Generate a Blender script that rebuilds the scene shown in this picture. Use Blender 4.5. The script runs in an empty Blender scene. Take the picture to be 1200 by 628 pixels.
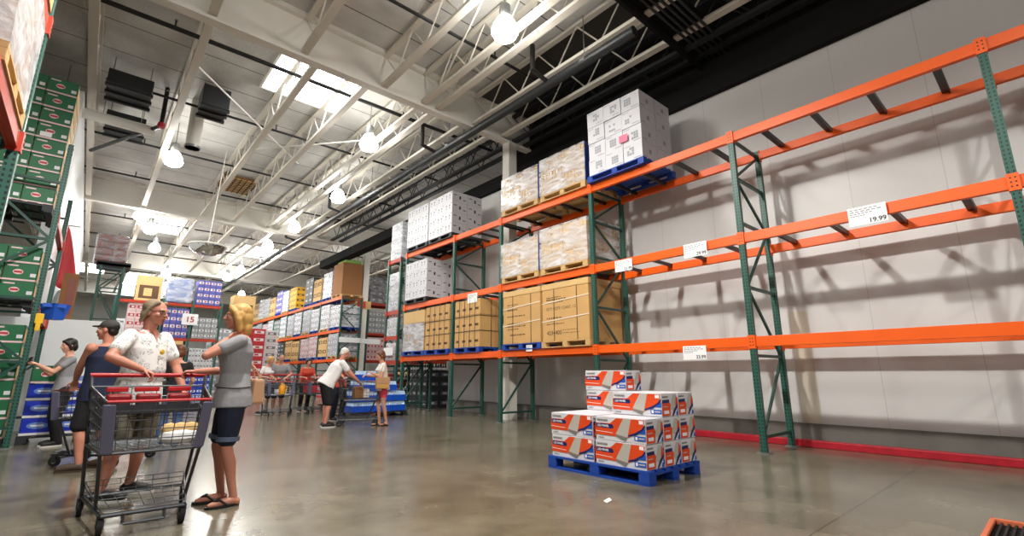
import bpy, bmesh, math, random
from mathutils import Vector, Matrix, Euler
R = math.radians
random.seed(7)
SC = bpy.context.scene
COL = SC.collection

# ------------------------------------------------------------------ camera, world, exposure
cam = bpy.data.objects.new('camera', bpy.data.cameras.new('camera'))
COL.objects.link(cam)
cam.data.sensor_width = 36.0
cam.data.lens = 36.0 * 559.0 / 1200.0
cam.data.clip_start = 0.05
cam.location = (0, 0, 1.1)
cam.rotation_euler = (R(90) + math.atan(125 / 559.0), 0, R(-41.3))
SC.camera = cam
SC.view_settings.view_transform = 'Standard'
SC.view_settings.look = 'None'
SC.view_settings.gamma = 1.0
SC.view_settings.use_curve_mapping = False
SC.view_settings.exposure = 0.18
world = bpy.data.worlds.new('world')
SC.world = world
world.use_nodes = True
world.node_tree.nodes['Background'].inputs[0].default_value = (0.95, 0.97, 1.0, 1)
world.node_tree.nodes['Background'].inputs[1].default_value = 0.15
LAMP_W = 560.0        # watts of each high bay lamp
GLOBE_E = 46.0        # brightness of the glowing globes
SKY_E = 11.0          # daylight behind the skylight panels

# ------------------------------------------------------------------ helpers
ORD = ['first', 'second', 'third', 'fourth', 'fifth', 'sixth', 'seventh', 'eighth', 'ninth', 'tenth', 'eleventh', 'twelfth',
       'thirteenth', 'fourteenth', 'fifteenth', 'sixteenth', 'seventeenth', 'eighteenth', 'nineteenth', 'twentieth']

def lin(c):
    return tuple((x / 12.92 if x <= 0.04045 else ((x + 0.055) / 1.055) ** 2.4) for x in c)

def rgb(r, g, b):
    return lin((r / 255.0, g / 255.0, b / 255.0))

def mat(name, col, rough=0.6, metal=0.0, var=0.0, scale=6.0, bump=0.0, bscale=40.0, emit=0.0, alpha=1.0, spec=0.5, trans=0.0, coat=0.0, ecol=None):
    m = bpy.data.materials.new(name)
    m.use_nodes = True
    nt = m.node_tree
    p = nt.nodes['Principled BSDF']
    p.inputs['Base Color'].default_value = (*col, 1)
    p.inputs['Roughness'].default_value = rough
    p.inputs['Metallic'].default_value = metal
    p.inputs['Specular IOR Level'].default_value = spec
    p.inputs['Alpha'].default_value = alpha
    p.inputs['Transmission Weight'].default_value = trans
    p.inputs['Coat Weight'].default_value = coat
    if emit:
        p.inputs['Emission Color'].default_value = (*(ecol or col), 1)
        p.inputs['Emission Strength'].default_value = emit
    if var or bump:
        tc = nt.nodes.new('ShaderNodeTexCoord')
    if var:
        n = nt.nodes.new('ShaderNodeTexNoise')
        n.inputs['Scale'].default_value = scale
        n.inputs['Detail'].default_value = 5
        nt.links.new(tc.outputs['Object'], n.inputs['Vector'])
        mx = nt.nodes.new('ShaderNodeMix')
        mx.data_type = 'RGBA'
        mx.inputs[6].default_value = (*[max(0, c * (1 - var)) for c in col], 1)
        mx.inputs[7].default_value = (*[min(1, c * (1 + var)) for c in col], 1)
        nt.links.new(n.outputs['Fac'], mx.inputs[0])
        nt.links.new(mx.outputs[2], p.inputs['Base Color'])
    if bump:
        n2 = nt.nodes.new('ShaderNodeTexNoise')
        n2.inputs['Scale'].default_value = bscale
        n2.inputs['Detail'].default_value = 3
        nt.links.new(tc.outputs['Object'], n2.inputs['Vector'])
        b = nt.nodes.new('ShaderNodeBump')
        b.inputs['Strength'].default_value = bump
        b.inputs['Distance'].default_value = 0.02
        nt.links.new(n2.outputs['Fac'], b.inputs['Height'])
        nt.links.new(b.outputs['Normal'], p.inputs['Normal'])
    return m

def math_node(nt, op, a, b=None, c=None):
    n = nt.nodes.new('ShaderNodeMath')
    n.operation = op
    for i, x in enumerate((a, b, c)):
        if x is None:
            continue
        if isinstance(x, (int, float)):
            n.inputs[i].default_value = x
        else:
            nt.links.new(x, n.inputs[i])
    return n.outputs[0]

class MB:
    """collects shapes and links them as one mesh object"""
    def __init__(s):
        s.v = []; s.f = []; s.mi = []; s.mats = []
    def mid(s, m):
        if m not in s.mats:
            s.mats.append(m)
        return s.mats.index(m)
    def face(s, pts, m):
        b = len(s.v); s.v += [tuple(p) for p in pts]
        s.f.append(tuple(range(b, b + len(pts)))); s.mi.append(s.mid(m))
        return s
    def raw(s, vs, fs, m):
        b = len(s.v); s.v += [tuple(p) for p in vs]
        k = s.mid(m)
        for f in fs:
            s.f.append(tuple(b + i for i in f)); s.mi.append(k)
        return s
    def box(s, x0, x1, y0, y1, z0, z1, m):
        vs = [(x, y, z) for z in (z0, z1) for y in (y0, y1) for x in (x0, x1)]
        return s.raw(vs, [(0, 2, 3, 1), (4, 5, 7, 6), (0, 1, 5, 4), (2, 6, 7, 3), (0, 4, 6, 2), (1, 3, 7, 5)], m)
    def cbox(s, c, d, m, rot=None):
        hx, hy, hz = d[0] / 2, d[1] / 2, d[2] / 2
        vs = [Vector((x, y, z)) for z in (-hz, hz) for y in (-hy, hy) for x in (-hx, hx)]
        if rot is not None:
            vs = [rot @ v for v in vs]
        vs = [v + Vector(c) for v in vs]
        return s.raw(vs, [(0, 2, 3, 1), (4, 5, 7, 6), (0, 1, 5, 4), (2, 6, 7, 3), (0, 4, 6, 2), (1, 3, 7, 5)], m)
    def bar(s, p0, p1, w, h, m, upv=(0, 0, 1)):
        """a box of section w x h from p0 to p1"""
        p0, p1 = Vector(p0), Vector(p1)
        d = (p1 - p0); L = d.length; d.normalize()
        u = Vector(upv)
        if abs(d.dot(u)) > 0.98:
            u = Vector((0, 1, 0))
        x = d.cross(u).normalized(); z = x.cross(d)
        rot = Matrix((x, d, z)).transposed()
        return s.cbox((p0 + p1) / 2, (w, L, h), m, rot)
    def tube(s, p0, p1, r, m, n=8, r1=None):
        r1 = r if r1 is None else r1
        p0, p1 = Vector(p0), Vector(p1)
        d = (p1 - p0).normalized()
        u = Vector((0, 0, 1)) if abs(d.z) < 0.9 else Vector((1, 0, 0))
        a = d.cross(u).normalized(); b = d.cross(a)
        vs = []
        for P, rr in ((p0, r), (p1, r1)):
            for i in range(n):
                t = 2 * math.pi * i / n
                vs.append(P + a * (rr * math.cos(t)) + b * (rr * math.sin(t)))
        fs = [(i, (i + 1) % n, n + (i + 1) % n, n + i) for i in range(n)] + [tuple(range(n - 1, -1, -1)), tuple(range(n, 2 * n))]
        return s.raw(vs, fs, m)
    def path(s, pts, r, m, n=6):
        for a, b in zip(pts[:-1], pts[1:]):
            s.tube(a, b, r, m, n)
        return s
    def lathe(s, prof, c, m, n=16, cap=True):
        """prof: list of (radius, z)"""
        vs = []
        for r, z in prof:
            for i in range(n):
                t = 2 * math.pi * i / n
                vs.append((c[0] + r * math.cos(t), c[1] + r * math.sin(t), c[2] + z))
        fs = []
        for k in range(len(prof) - 1):
            for i in range(n):
                j = (i + 1) % n
                fs.append((k * n + i, k * n + j, (k + 1) * n + j, (k + 1) * n + i))
        if cap:
            fs += [tuple(range(n - 1, -1, -1)), tuple(range((len(prof) - 1) * n, len(prof) * n))]
        return s.raw(vs, fs, m)
    def wheel(s, c, axis, r, w, m, n=14):
        a = Vector(axis).normalized() * (w / 2)
        c = Vector(c)
        return s.tube(c - a, c + a, r, m, n)
    def mesh(s, name, smooth=False, bevel=0.0):
        me = bpy.data.meshes.new(name)
        me.from_pydata([tuple(v) for v in s.v], [], s.f)
        for m in s.mats:
            me.materials.append(m)
        me.polygons.foreach_set('material_index', s.mi)
        if bevel:
            bm = bmesh.new(); bm.from_mesh(me)
            es = [e for e in bm.edges if len(e.link_faces) == 2]
            bmesh.ops.bevel(bm, geom=es, offset=bevel, segments=2, profile=0.6, affect='EDGES', clamp_overlap=True)
            bm.to_mesh(me); bm.free()
        if smooth:
            me.polygons.foreach_set('use_smooth', [True] * len(me.polygons))
            try:
                me.set_sharp_from_angle(angle=R(40))
            except Exception:
                pass
        me.update()
        return me
    def build(s, name, parent=None, smooth=False, bevel=0.0):
        return link(name, s.mesh(name, smooth, bevel), parent)

def link(name, me, parent=None, loc=None):
    o = bpy.data.objects.new(name, me)
    COL.objects.link(o)
    if parent is not None:
        o.parent = parent
    if loc is not None:
        o.location = loc
    return o

def tag(o, label=None, cat=None, group=None, kind=None):
    if label: o['label'] = label
    if cat: o['category'] = cat
    if group: o['group'] = group
    if kind: o['kind'] = kind
    return o

def thing(name, label, cat, loc=(0, 0, 0), rz=0.0, group=None):
    o = bpy.data.objects.new(name, None)
    o.empty_display_size = 0.1
    COL.objects.link(o)
    o.location = loc
    o.rotation_euler = (0, 0, rz)
    return tag(o, label, cat, group)

def dup(root, loc=None, rz=None, label=None, group=None, parent=None):
    c = root.copy()
    COL.objects.link(c)
    if parent is not None:
        c.parent = parent
    if loc is not None: c.location = loc
    if rz is not None: c.rotation_euler = (0, 0, rz)
    if label: c['label'] = label
    if group: c['group'] = group
    for ch in list(root.children):
        dup(ch, parent=c)
    return c

def struct(name, mb, **k):
    return tag(mb.build(name, **k), kind='structure')

def text_mesh(s, size, align='LEFT', bold=False, ext=0.0):
    cu = bpy.data.curves.new('lettering', 'FONT')
    cu.body = s
    cu.size = size
    cu.align_x = align
    cu.extrude = ext
    if bold:
        cu.offset = size * 0.02
    t = bpy.data.objects.new('lettering', cu)
    COL.objects.link(t)
    dg = bpy.context.evaluated_depsgraph_get()
    dg.update()
    me = bpy.data.meshes.new_from_object(t.evaluated_get(dg))
    bpy.data.objects.remove(t)
    bpy.data.curves.remove(cu)
    me.materials.clear()
    return me

def add_text(mb, s, size, o, ux, uy, m, align='LEFT', bold=False):
    """lettering merged into a builder: origin o, reading direction ux, up uy"""
    me = text_mesh(s, size, align, bold)
    o, ux, uy = Vector(o), Vector(ux), Vector(uy)
    vs = [o + ux * v.co.x + uy * v.co.y for v in me.vertices]
    fs = [tuple(p.vertices) for p in me.polygons]
    mb.raw(vs, fs, m)
    bpy.data.meshes.remove(me)

# ------------------------------------------------------------------ materials
M = {}
M['orange'] = mat('orange_paint', rgb(246, 96, 6), 0.42, var=0.1, scale=3)
M['orange_dull'] = mat('red_orange_paint', rgb(178, 50, 20), 0.5, var=0.15, scale=3)
M['white_paint'] = mat('white_painted_steel', rgb(226, 222, 214), 0.55, var=0.05, scale=2)
M['joist'] = mat('joist_paint', rgb(214, 208, 196), 0.55, var=0.06, scale=2)
M['black'] = mat('black_pipe', rgb(26, 26, 27), 0.5)
M['dark_steel'] = mat('dark_steel', rgb(52, 54, 56), 0.45, metal=0.3)
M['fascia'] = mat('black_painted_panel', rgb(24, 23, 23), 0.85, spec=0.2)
M['galv'] = mat('galvanised_steel', rgb(150, 152, 152), 0.4, metal=0.7, var=0.1)
M['chrome'] = mat('chrome', rgb(200, 202, 204), 0.18, metal=1.0)
M['grey_wire'] = mat('cart_wire', rgb(92, 94, 97), 0.35, metal=0.6)
M['rubber'] = mat('rubber', rgb(24, 24, 26), 0.7)
M['red_plastic'] = mat('red_plastic', rgb(188, 26, 34), 0.4)
M['bumper'] = mat('lilac_grey_bumper', rgb(96, 94, 116), 0.5)
M['cardboard'] = mat('cardboard', rgb(206, 162, 102), 0.75, var=0.08, scale=4, bump=0.15, bscale=30)
M['cardboard_light'] = mat('pale_cardboard', rgb(214, 178, 120), 0.75, var=0.07, scale=4)
M['cardboard_dark'] = mat('brown_cardboard', rgb(146, 98, 56), 0.75, var=0.08, scale=4)
M['white_card'] = mat('white_carton_board', rgb(216, 216, 222), 0.55, var=0.03, scale=5)
M['print_grey'] = mat('grey_print', rgb(120, 122, 128), 0.7)
M['print_pale'] = mat('pale_grey_print', rgb(164, 165, 172), 0.7)
M['print_dark'] = mat('dark_print', rgb(38, 36, 36), 0.7)
M['print_brown'] = mat('brown_print', rgb(92, 64, 36), 0.7)
M['pink'] = mat('pink_label', rgb(240, 120, 150), 0.6)
M['band_dark'] = mat('dark_strap', rgb(56, 48, 40), 0.5)
M['band_white'] = mat('white_strap', rgb(238, 226, 204), 0.4)
M['blue_pallet'] = mat('blue_pallet_paint', rgb(14, 66, 160), 0.6, var=0.18, scale=5)
M['wood'] = mat('pallet_wood', rgb(204, 166, 112), 0.75, var=0.2, scale=7)
M['black_pallet'] = mat('black_plastic_pallet', rgb(34, 36, 42), 0.6)
M['blue_sheet'] = mat('deep_blue_sheet', rgb(24, 52, 132), 0.45)
M['paper'] = mat('white_paper', rgb(244, 244, 246), 0.6)
M['ink'] = mat('black_ink', rgb(20, 20, 22), 0.7)
M['box_orange'] = mat('box_orange_print', rgb(226, 72, 20), 0.5)
M['box_navy'] = mat('box_navy_print', rgb(20, 30, 92), 0.5)
M['box_blue'] = mat('box_blue_print', rgb(22, 84, 190), 0.5)
M['box_grey'] = mat('box_grey_print', rgb(186, 182, 172), 0.5)
M['box_dgrey'] = mat('box_dark_grey_print', rgb(126, 122, 116), 0.5)
M['glow'] = mat('glowing_globe', (1, 1, 1), 0.4, emit=GLOBE_E, ecol=(1.0, 0.98, 0.92))
M['sky_glow'] = mat('daylight_panel', (1, 1, 1), 0.4, emit=SKY_E, ecol=(0.93, 0.97, 1.0))
M['red_paint'] = mat('red_kerb_paint', rgb(176, 20, 40), 0.5, var=0.4, scale=9)
M['mirror'] = mat('mirror_dome', (0.85, 0.85, 0.86), 0.04, metal=1.0)
M['yellow'] = mat('yellow_plastic', rgb(236, 186, 24), 0.5)
M['yellow_orange'] = mat('orange_juice', rgb(240, 160, 24), 0.35)
M['lgreen'] = mat('light_green_wrap', rgb(138, 190, 84), 0.5)

def perforated_green():
    m = mat('green_perforated_upright', rgb(44, 104, 88), 0.4)
    nt = m.node_tree; p = nt.nodes['Principled BSDF']
    tc = nt.nodes.new('ShaderNodeTexCoord'); sp = nt.nodes.new('ShaderNodeSeparateXYZ')
    nt.links.new(tc.outputs['Object'], sp.inputs[0])
    # two columns of slots on each face, a slot every 52 mm; the distance across comes from x on one face and from y on the other
    gm = nt.nodes.new('ShaderNodeNewGeometry'); sn = nt.nodes.new('ShaderNodeSeparateXYZ')
    nt.links.new(gm.outputs['True Normal'], sn.inputs[0])
    nx = math_node(nt, 'GREATER_THAN', math_node(nt, 'ABSOLUTE', sn.outputs[0]), 0.5)
    mixer = nt.nodes.new('ShaderNodeMix'); mixer.data_type = 'FLOAT'
    nt.links.new(nx, mixer.inputs[0]); nt.links.new(sp.outputs[0], mixer.inputs[2]); nt.links.new(sp.outputs[1], mixer.inputs[3])
    a = math_node(nt, 'ABSOLUTE', mixer.outputs[0])
    col = math_node(nt, 'LESS_THAN', math_node(nt, 'ABSOLUTE', math_node(nt, 'SUBTRACT', a, 0.021)), 0.0085)
    fz = math_node(nt, 'FRACT', math_node(nt, 'DIVIDE', sp.outputs[2], 0.052))
    row = math_node(nt, 'LESS_THAN', math_node(nt, 'ABSOLUTE', math_node(nt, 'SUBTRACT', fz, 0.5)), 0.24)
    hole = math_node(nt, 'MULTIPLY', col, row)
    mx = nt.nodes.new('ShaderNodeMix'); mx.data_type = 'RGBA'
    nt.links.new(hole, mx.inputs[0])
    mx.inputs[6].default_value = (*rgb(42, 92, 80), 1); mx.inputs[7].default_value = (*rgb(12, 26, 24), 1)
    nt.links.new(mx.outputs[2], p.inputs['Base Color'])
    return m
M['upright'] = perforated_green()
M['green'] = mat('green_rack_paint', rgb(30, 70, 62), 0.42, var=0.1)

def wrap_mat(name, col, a0, a1, scale=2.6):
    m = mat(name, col, 0.2, bump=0.7, bscale=7.0, spec=0.6)
    nt = m.node_tree; p = nt.nodes['Principled BSDF']
    tc = nt.nodes.new('ShaderNodeTexCoord'); mp = nt.nodes.new('ShaderNodeMapping')
    mp.inputs['Scale'].default_value = (1.0, 1.0, 3.0)
    mp.inputs['Rotation'].default_value = (0.3, 0.3, 0)
    nt.links.new(tc.outputs['Object'], mp.inputs[0])
    n = nt.nodes.new('ShaderNodeTexNoise'); n.inputs['Scale'].default_value = scale; n.inputs['Detail'].default_value = 4; n.inputs['Distortion'].default_value = 1.2
    nt.links.new(mp.outputs[0], n.inputs['Vector'])
    r = nt.nodes.new('ShaderNodeMapRange')
    r.inputs[1].default_value = 0.32; r.inputs[2].default_value = 0.68; r.inputs[3].default_value = a0; r.inputs[4].default_value = a1
    nt.links.new(n.outputs['Fac'], r.inputs[0])
    nt.links.new(r.outputs[0], p.inputs['Alpha'])
    return m
M['wrap'] = wrap_mat('clear_stretch_wrap', rgb(226, 228, 234), 0.1, 0.85, 1.8)
M['wrap_white'] = wrap_mat('white_stretch_wrap', rgb(232, 233, 238), 0.45, 0.95)
M['wrap_thin'] = wrap_mat('thin_stretch_wrap', rgb(232, 236, 244), 0.10, 0.42)

def floor_mat():
    m = mat('polished_concrete', rgb(128, 126, 120), 0.22, spec=0.5)
    nt = m.node_tree; p = nt.nodes['Principled BSDF']
    tc = nt.nodes.new('ShaderNodeTexCoord'); sp = nt.nodes.new('ShaderNodeSeparateXYZ')
    nt.links.new(tc.outputs['Object'], sp.inputs[0])
    n = nt.nodes.new('ShaderNodeTexNoise'); n.inputs['Scale'].default_value = 0.9; n.inputs['Detail'].default_value = 8; n.inputs['Roughness'].default_value = 0.62
    nt.links.new(tc.outputs['Object'], n.inputs['Vector'])
    n2 = nt.nodes.new('ShaderNodeTexNoise'); n2.inputs['Scale'].default_value = 3.0; n2.inputs['Detail'].default_value = 2
    nt.links.new(tc.outputs['Object'], n2.inputs['Vector'])
    f = math_node(nt, 'ADD', math_node(nt, 'MULTIPLY', n.outputs['Fac'], 0.7), math_node(nt, 'MULTIPLY', n2.outputs['Fac'], 0.3))
    cr = nt.nodes.new('ShaderNodeValToRGB')
    cr.color_ramp.elements[0].position = 0.34; cr.color_ramp.elements[0].color = (*rgb(84, 79, 66), 1)
    cr.color_ramp.elements[1].position = 0.66; cr.color_ramp.elements[1].color = (*rgb(126, 120, 103), 1)
    nt.links.new(f, cr.inputs[0])
    # saw-cut joints: lines across the aisle every 3.75 m and along it every 4.6 m
    jy = math_node(nt, 'ABSOLUTE', math_node(nt, 'SUBTRACT', math_node(nt, 'FRACT', math_node(nt, 'ADD', math_node(nt, 'DIVIDE', math_node(nt, 'SUBTRACT', sp.outputs[1], 1.38), 3.78), 0.5)), 0.5))
    ly = math_node(nt, 'LESS_THAN', jy, 0.0016)
    jx = math_node(nt, 'ABSOLUTE', math_node(nt, 'SUBTRACT', math_node(nt, 'FRACT', math_node(nt, 'ADD', math_node(nt, 'DIVIDE', math_node(nt, 'SUBTRACT', sp.outputs[0], 8.15), 9.0), 0.5)), 0.5))
    lx = math_node(nt, 'LESS_THAN', jx, 0.0010)
    ln = math_node(nt, 'MAXIMUM', lx, ly)
    mx = nt.nodes.new('ShaderNodeMix'); mx.data_type = 'RGBA'
    nt.links.new(math_node(nt, 'MULTIPLY', ln, 0.7), mx.inputs[0])
    nt.links.new(cr.outputs[0], mx.inputs[6]); mx.inputs[7].default_value = (*rgb(40, 40, 38), 1)
    nt.links.new(mx.outputs[2], p.inputs['Base Color'])
    rr = nt.nodes.new('ShaderNodeMapRange'); rr.inputs[3].default_value = 0.17; rr.inputs[4].default_value = 0.24
    nt.links.new(n2.outputs['Fac'], rr.inputs[0]); nt.links.new(rr.outputs[0], p.inputs['Roughness'])
    return m
M['floor'] = floor_mat()

def deck_mat():
    m = mat('white_roof_deck', rgb(196, 194, 190), 0.7, bump=0.5, bscale=14)
    nt = m.node_tree; p = nt.nodes['Principled BSDF']
    tc = nt.nodes.new('ShaderNodeTexCoord'); sp = nt.nodes.new('ShaderNodeSeparateXYZ')
    nt.links.new(tc.outputs['Object'], sp.inputs[0])
    fy = math_node(nt, 'FRACT', math_node(nt, 'DIVIDE', sp.outputs[1], 1.22))
    ln = math_node(nt, 'LESS_THAN', fy, 0.022)
    n = nt.nodes.new('ShaderNodeTexNoise'); n.inputs['Scale'].default_value = 1.3; n.inputs['Detail'].default_value = 6
    nt.links.new(tc.outputs['Object'], n.inputs['Vector'])
    cr = nt.nodes.new('ShaderNodeValToRGB')
    cr.color_ramp.elements[0].position = 0.3; cr.color_ramp.elements[0].color = (*rgb(186, 184, 180), 1)
    cr.color_ramp.elements[1].position = 0.7; cr.color_ramp.elements[1].color = (*rgb(214, 212, 208), 1)
    nt.links.new(n.outputs['Fac'], cr.inputs[0])
    mx = nt.nodes.new('ShaderNodeMix'); mx.data_type = 'RGBA'
    nt.links.new(ln, mx.inputs[0]); nt.links.new(cr.outputs[0], mx.inputs[6]); mx.inputs[7].default_value = (*rgb(84, 82, 80), 1)
    nt.links.new(mx.outputs[2], p.inputs['Base Color'])
    return m
M['deck'] = deck_mat()
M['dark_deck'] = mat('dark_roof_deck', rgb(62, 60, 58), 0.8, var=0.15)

def wall_mat():
    m = mat('white_wall_panel', rgb(214, 213, 212), 0.38, var=0.05, scale=1.2, spec=0.4, bump=0.06, bscale=6)
    nt = m.node_tree; p = nt.nodes['Principled BSDF']
    tc = nt.nodes.new('ShaderNodeTexCoord'); sp = nt.nodes.new('ShaderNodeSeparateXYZ')
    nt.links.new(tc.outputs['Object'], sp.inputs[0])
    src = p.inputs['Base Color'].links[0].from_socket
    # panel seams every 1.15 m, and one tan stain running down
    fy = math_node(nt, 'FRACT', math_node(nt, 'DIVIDE', math_node(nt, 'ADD', sp.outputs[1], 20.0), 1.15))
    ln = math_node(nt, 'MULTIPLY', math_node(nt, 'LESS_THAN', fy, 0.007), 0.35)
    mx = nt.nodes.new('ShaderNodeMix'); mx.data_type = 'RGBA'
    nt.links.new(ln, mx.inputs[0]); nt.links.new(src, mx.inputs[6]); mx.inputs[7].default_value = (*rgb(120, 118, 116), 1)
    d = math_node(nt, 'ABSOLUTE', math_node(nt, 'SUBTRACT', sp.outputs[1], 2.86))
    s1 = math_node(nt, 'MULTIPLY', math_node(nt, 'LESS_THAN', d, 0.14), math_node(nt, 'LESS_THAN', sp.outputs[2], 2.15))
    mx2 = nt.nodes.new('ShaderNodeMix'); mx2.data_type = 'RGBA'
    nt.links.new(math_node(nt, 'MULTIPLY', s1, 0.4), mx2.inputs[0]); nt.links.new(mx.outputs[2], mx2.inputs[6]); mx2.inputs[7].default_value = (*rgb(206, 184, 134), 1)
    nt.links.new(mx2.outputs[2], p.inputs['Base Color'])
    return m
M['wall'] = wall_mat()
M['concrete_base'] = mat('rough_concrete_base', rgb(112, 109, 103), 0.8, var=0.25, scale=3, bump=0.3, bscale=12)
M['cooler'] = mat('white_cooler_panel', rgb(232, 236, 238), 0.3, var=0.03)
M['far_wall'] = mat('pale_far_wall', rgb(206, 204, 198), 0.7)

# ------------------------------------------------------------------ setting: shell
struct('floor', MB().box(-16, 17, -9, 64, -0.2, 0, M['floor']))
struct('ceiling', MB().box(-16, 17, -9, 64, 8.5, 8.7, M['deck']))
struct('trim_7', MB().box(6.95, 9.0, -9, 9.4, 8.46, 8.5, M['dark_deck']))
struct('wall_right', MB().box(9.0, 9.3, -9, 13.4, 0.33, 6.74, M['wall']))
struct('baseboard_right', MB().box(8.96, 9.3, -9, 13.4, 0, 0.33, M['concrete_base']))
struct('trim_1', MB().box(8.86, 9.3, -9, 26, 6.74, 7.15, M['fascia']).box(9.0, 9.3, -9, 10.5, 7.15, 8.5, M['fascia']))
struct('wall_far', MB().box(-16, 17, 62, 62.3, 0, 8.5, M['far_wall']))
struct('wall_left', MB().box(-16.2, -16, -9, 64, 0, 8.5, M['far_wall']))
struct('wall_side', MB().box(16.8, 17, 13.4, 64, 0, 8.5, M['far_wall']))
struct('wall_partition', MB().box(-1.15, -0.92, 14.2, 34, 0, 7.6, M['cooler']))
struct('wall_cooler', MB().box(-2.6, 0.52, 14.0, 14.18, 0, 2.26, M['cooler']))
tag(MB().box(8.64, 8.76, -6, 5.7, 0.0, 0.105, M['red_paint']).build('guard_rail', bevel=0.012),
    'long scuffed red guard rail on the floor along the foot of the white wall', 'guard rail')

# roof: girders, joists, columns
def beam(name, mb):
    return tag(mb.build(name), kind='structure')
for i, gy in enumerate((-4.1, 9.45, 23.2, 37.0, 50.6)):
    mb = MB().box(-16, 17 if gy > 13 else 8.95, gy - 0.04, gy + 0.04, 7.55, 8.42, M['white_paint'])
    x1 = 17 if gy > 13 else 8.95
    mb.box(-16, x1, gy - 0.11, gy + 0.11, 7.5, 7.56, M['white_paint']).box(-16, x1, gy - 0.17, gy + 0.17, 8.4, 8.5, M['white_paint'])
    beam('trim_%d' % (i + 2), mb)
JL = 13.3
def joist_mesh():
    mb = MB()
    w = M['joist']
    mb.box(-0.075, 0.075, 0, JL, 0, 0.075, w)
    mb.box(-0.06, 0.06, 0, JL, 0.78, 0.85, w)
    n = 11
    for k in range(n):
        y0 = JL * k / n; y1 = JL * (k + 0.5) / n; y2 = JL * (k + 1) / n
        mb.tube((0, y0, 0.8), (0, y1, 0.06), 0.018, w, 5).tube((0, y1, 0.06), (0, y2, 0.8), 0.018, w, 5)
    return mb.mesh('roof_joist')
JM = joist_mesh()
JXB = {-4.1: [0.85, 2.5, 4.3, 5.35, 5.75, 6.9, 7.9], 9.45: [-6.9, -4.9, -2.8, -0.8, 0.86, 2.82, 3.98, 5.35, 5.75, 6.7, 7.6]}
JXF = [-2.8, -0.8, 0.95, 2.82, 4.25, 5.75, 7.5, 9.8, 11.7, 13.6, 15.5]
for gy in (-4.1, 9.45, 23.2, 37.0):
    for x in JXB.get(gy, JXF):
        tag(link('roof_joist', JM, None, (x, gy + 0.18, 7.6)), kind='structure')
JD = JM.copy(); JD.materials[0] = M['dark_steel']
for gy in (-4.1, 9.45):
    for x in (8.3, 8.72):
        tag(link('roof_joist', JD, None, (x, gy + 0.18, 7.55)), kind='structure')
struct('column_1', MB().box(8.06, 8.34, 9.3, 9.58, 0, 7.5, M['white_paint']))
struct('column_2', MB().box(10.12, 10.42, 23.05, 23.35, 0, 7.5, M['white_paint']))

# skylights and the tan grille
def skylight(n, x0, x1, y0, y1):
    o = struct('window_%d' % n, MB().box(x0, x1, y0, y1, 8.44, 8.47, M['sky_glow']))
    f = MB()
    for a in (x0 - 0.06, x1): f.box(a, a + 0.06, y0 - 0.06, y1 + 0.06, 8.38, 8.49, M['white_paint'])
    for b in (y0 - 0.06, y1): f.box(x0, x1, b, b + 0.06, 8.38, 8.49, M['white_paint'])
    f.build('window_frame', o)
for i, q in enumerate([(2.42, 4.5, 10.6, 12.6), (1.2, 2.75, 27.0, 30.2), (1.4, 4.6, 44, 54), (-2.4, 0.1, 40, 46), (6.0, 8.2, 30, 33)]):
    skylight(i + 1, *q)
t = tag(MB().box(2.9, 4.05, 19.6, 21.3, 8.38, 8.46, M['cardboard_dark']).build('ceiling_vent'), 'square tan ceiling vent with a grid of bars between two joists', 'vent')
vb = MB()
for k in range(7): vb.box(2.92 + k * 0.185, 2.95 + k * 0.185, 19.6, 21.3, 8.34, 8.38, M['black'])
for k in range(9): vb.box(2.9, 4.05, 19.62 + k * 0.205, 19.65 + k * 0.205, 8.35, 8.38, M['cardboard_light'])
vb.build('grille', t)

# sprinkler pipes across the roof, and the long dark main along it
for i, (py, x0, x1) in enumerate([(-1.0, -6, 8.8), (2.3, -6, 8.8), (7.3, -0.5, 8.8), (10.9, -6, 8.8), (14.05, -0.6, 8.8), (17.6, -6, 8.8), (20.9, -6, 16), (27, -6, 16), (31, -6, 16), (34.5, -6, 16), (41, -6, 16), (46, -6, 16)]):
    t = thing('sprinkler_pipe', 'thin black sprinkler pipe running across the roof, %s from the camera' % ORD[i], 'pipe', (x0, py, 8.02), group='sprinkler pipes under the roof')
    MB().tube((0, 0, 0), (x1 - x0, 0, 0), 0.035 if i != 3 else 0.05, M['black'], 8).build('pipe_run', t, smooth=True)
    for k in range(int((x1 - x0) / 2.6)):
        s = MB().tube((1.2 + 2.6 * k, 0, 0.02), (1.2 + 2.6 * k, 0, 0.17), 0.018, M['black'], 6).tube((1.2 + 2.6 * k, 0, 0.17), (1.2 + 2.6 * k, 0, 0.19), 0.035, M['galv'], 8)
        s.build('sprinkler_head', t)
t = thing('main_pipe', 'long thick dark main pipe running the length of the aisle under the joists', 'pipe', (6.75, 4.25, 7.3))
MB().tube((0, 0, 0), (0, 42, 0), 0.105, M['dark_steel'], 12).build('pipe_run', t, smooth=True)
for k in range(9):
    MB().tube((0, 1.2 + 4.9 * k, 0.1), (0, 1.2 + 4.9 * k, 1.1), 0.012, M['galv'], 5).lathe([(0.125, -0.03), (0.125, 0.03)], (0, 1.2 + 4.9 * k, 0), M['galv'], 10).build('hanger', t)
for k, (yy) in enumerate((2.2, 6.7, 13.6, 19.0)):
    MB().tube((-0.5, yy, 0.1), (-0.5, yy, 0.72), 0.055, M['black'], 8).tube((-0.5, yy, 0.12), (0, yy, 0.02), 0.05, M['black'], 8).build('riser', t)
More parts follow.
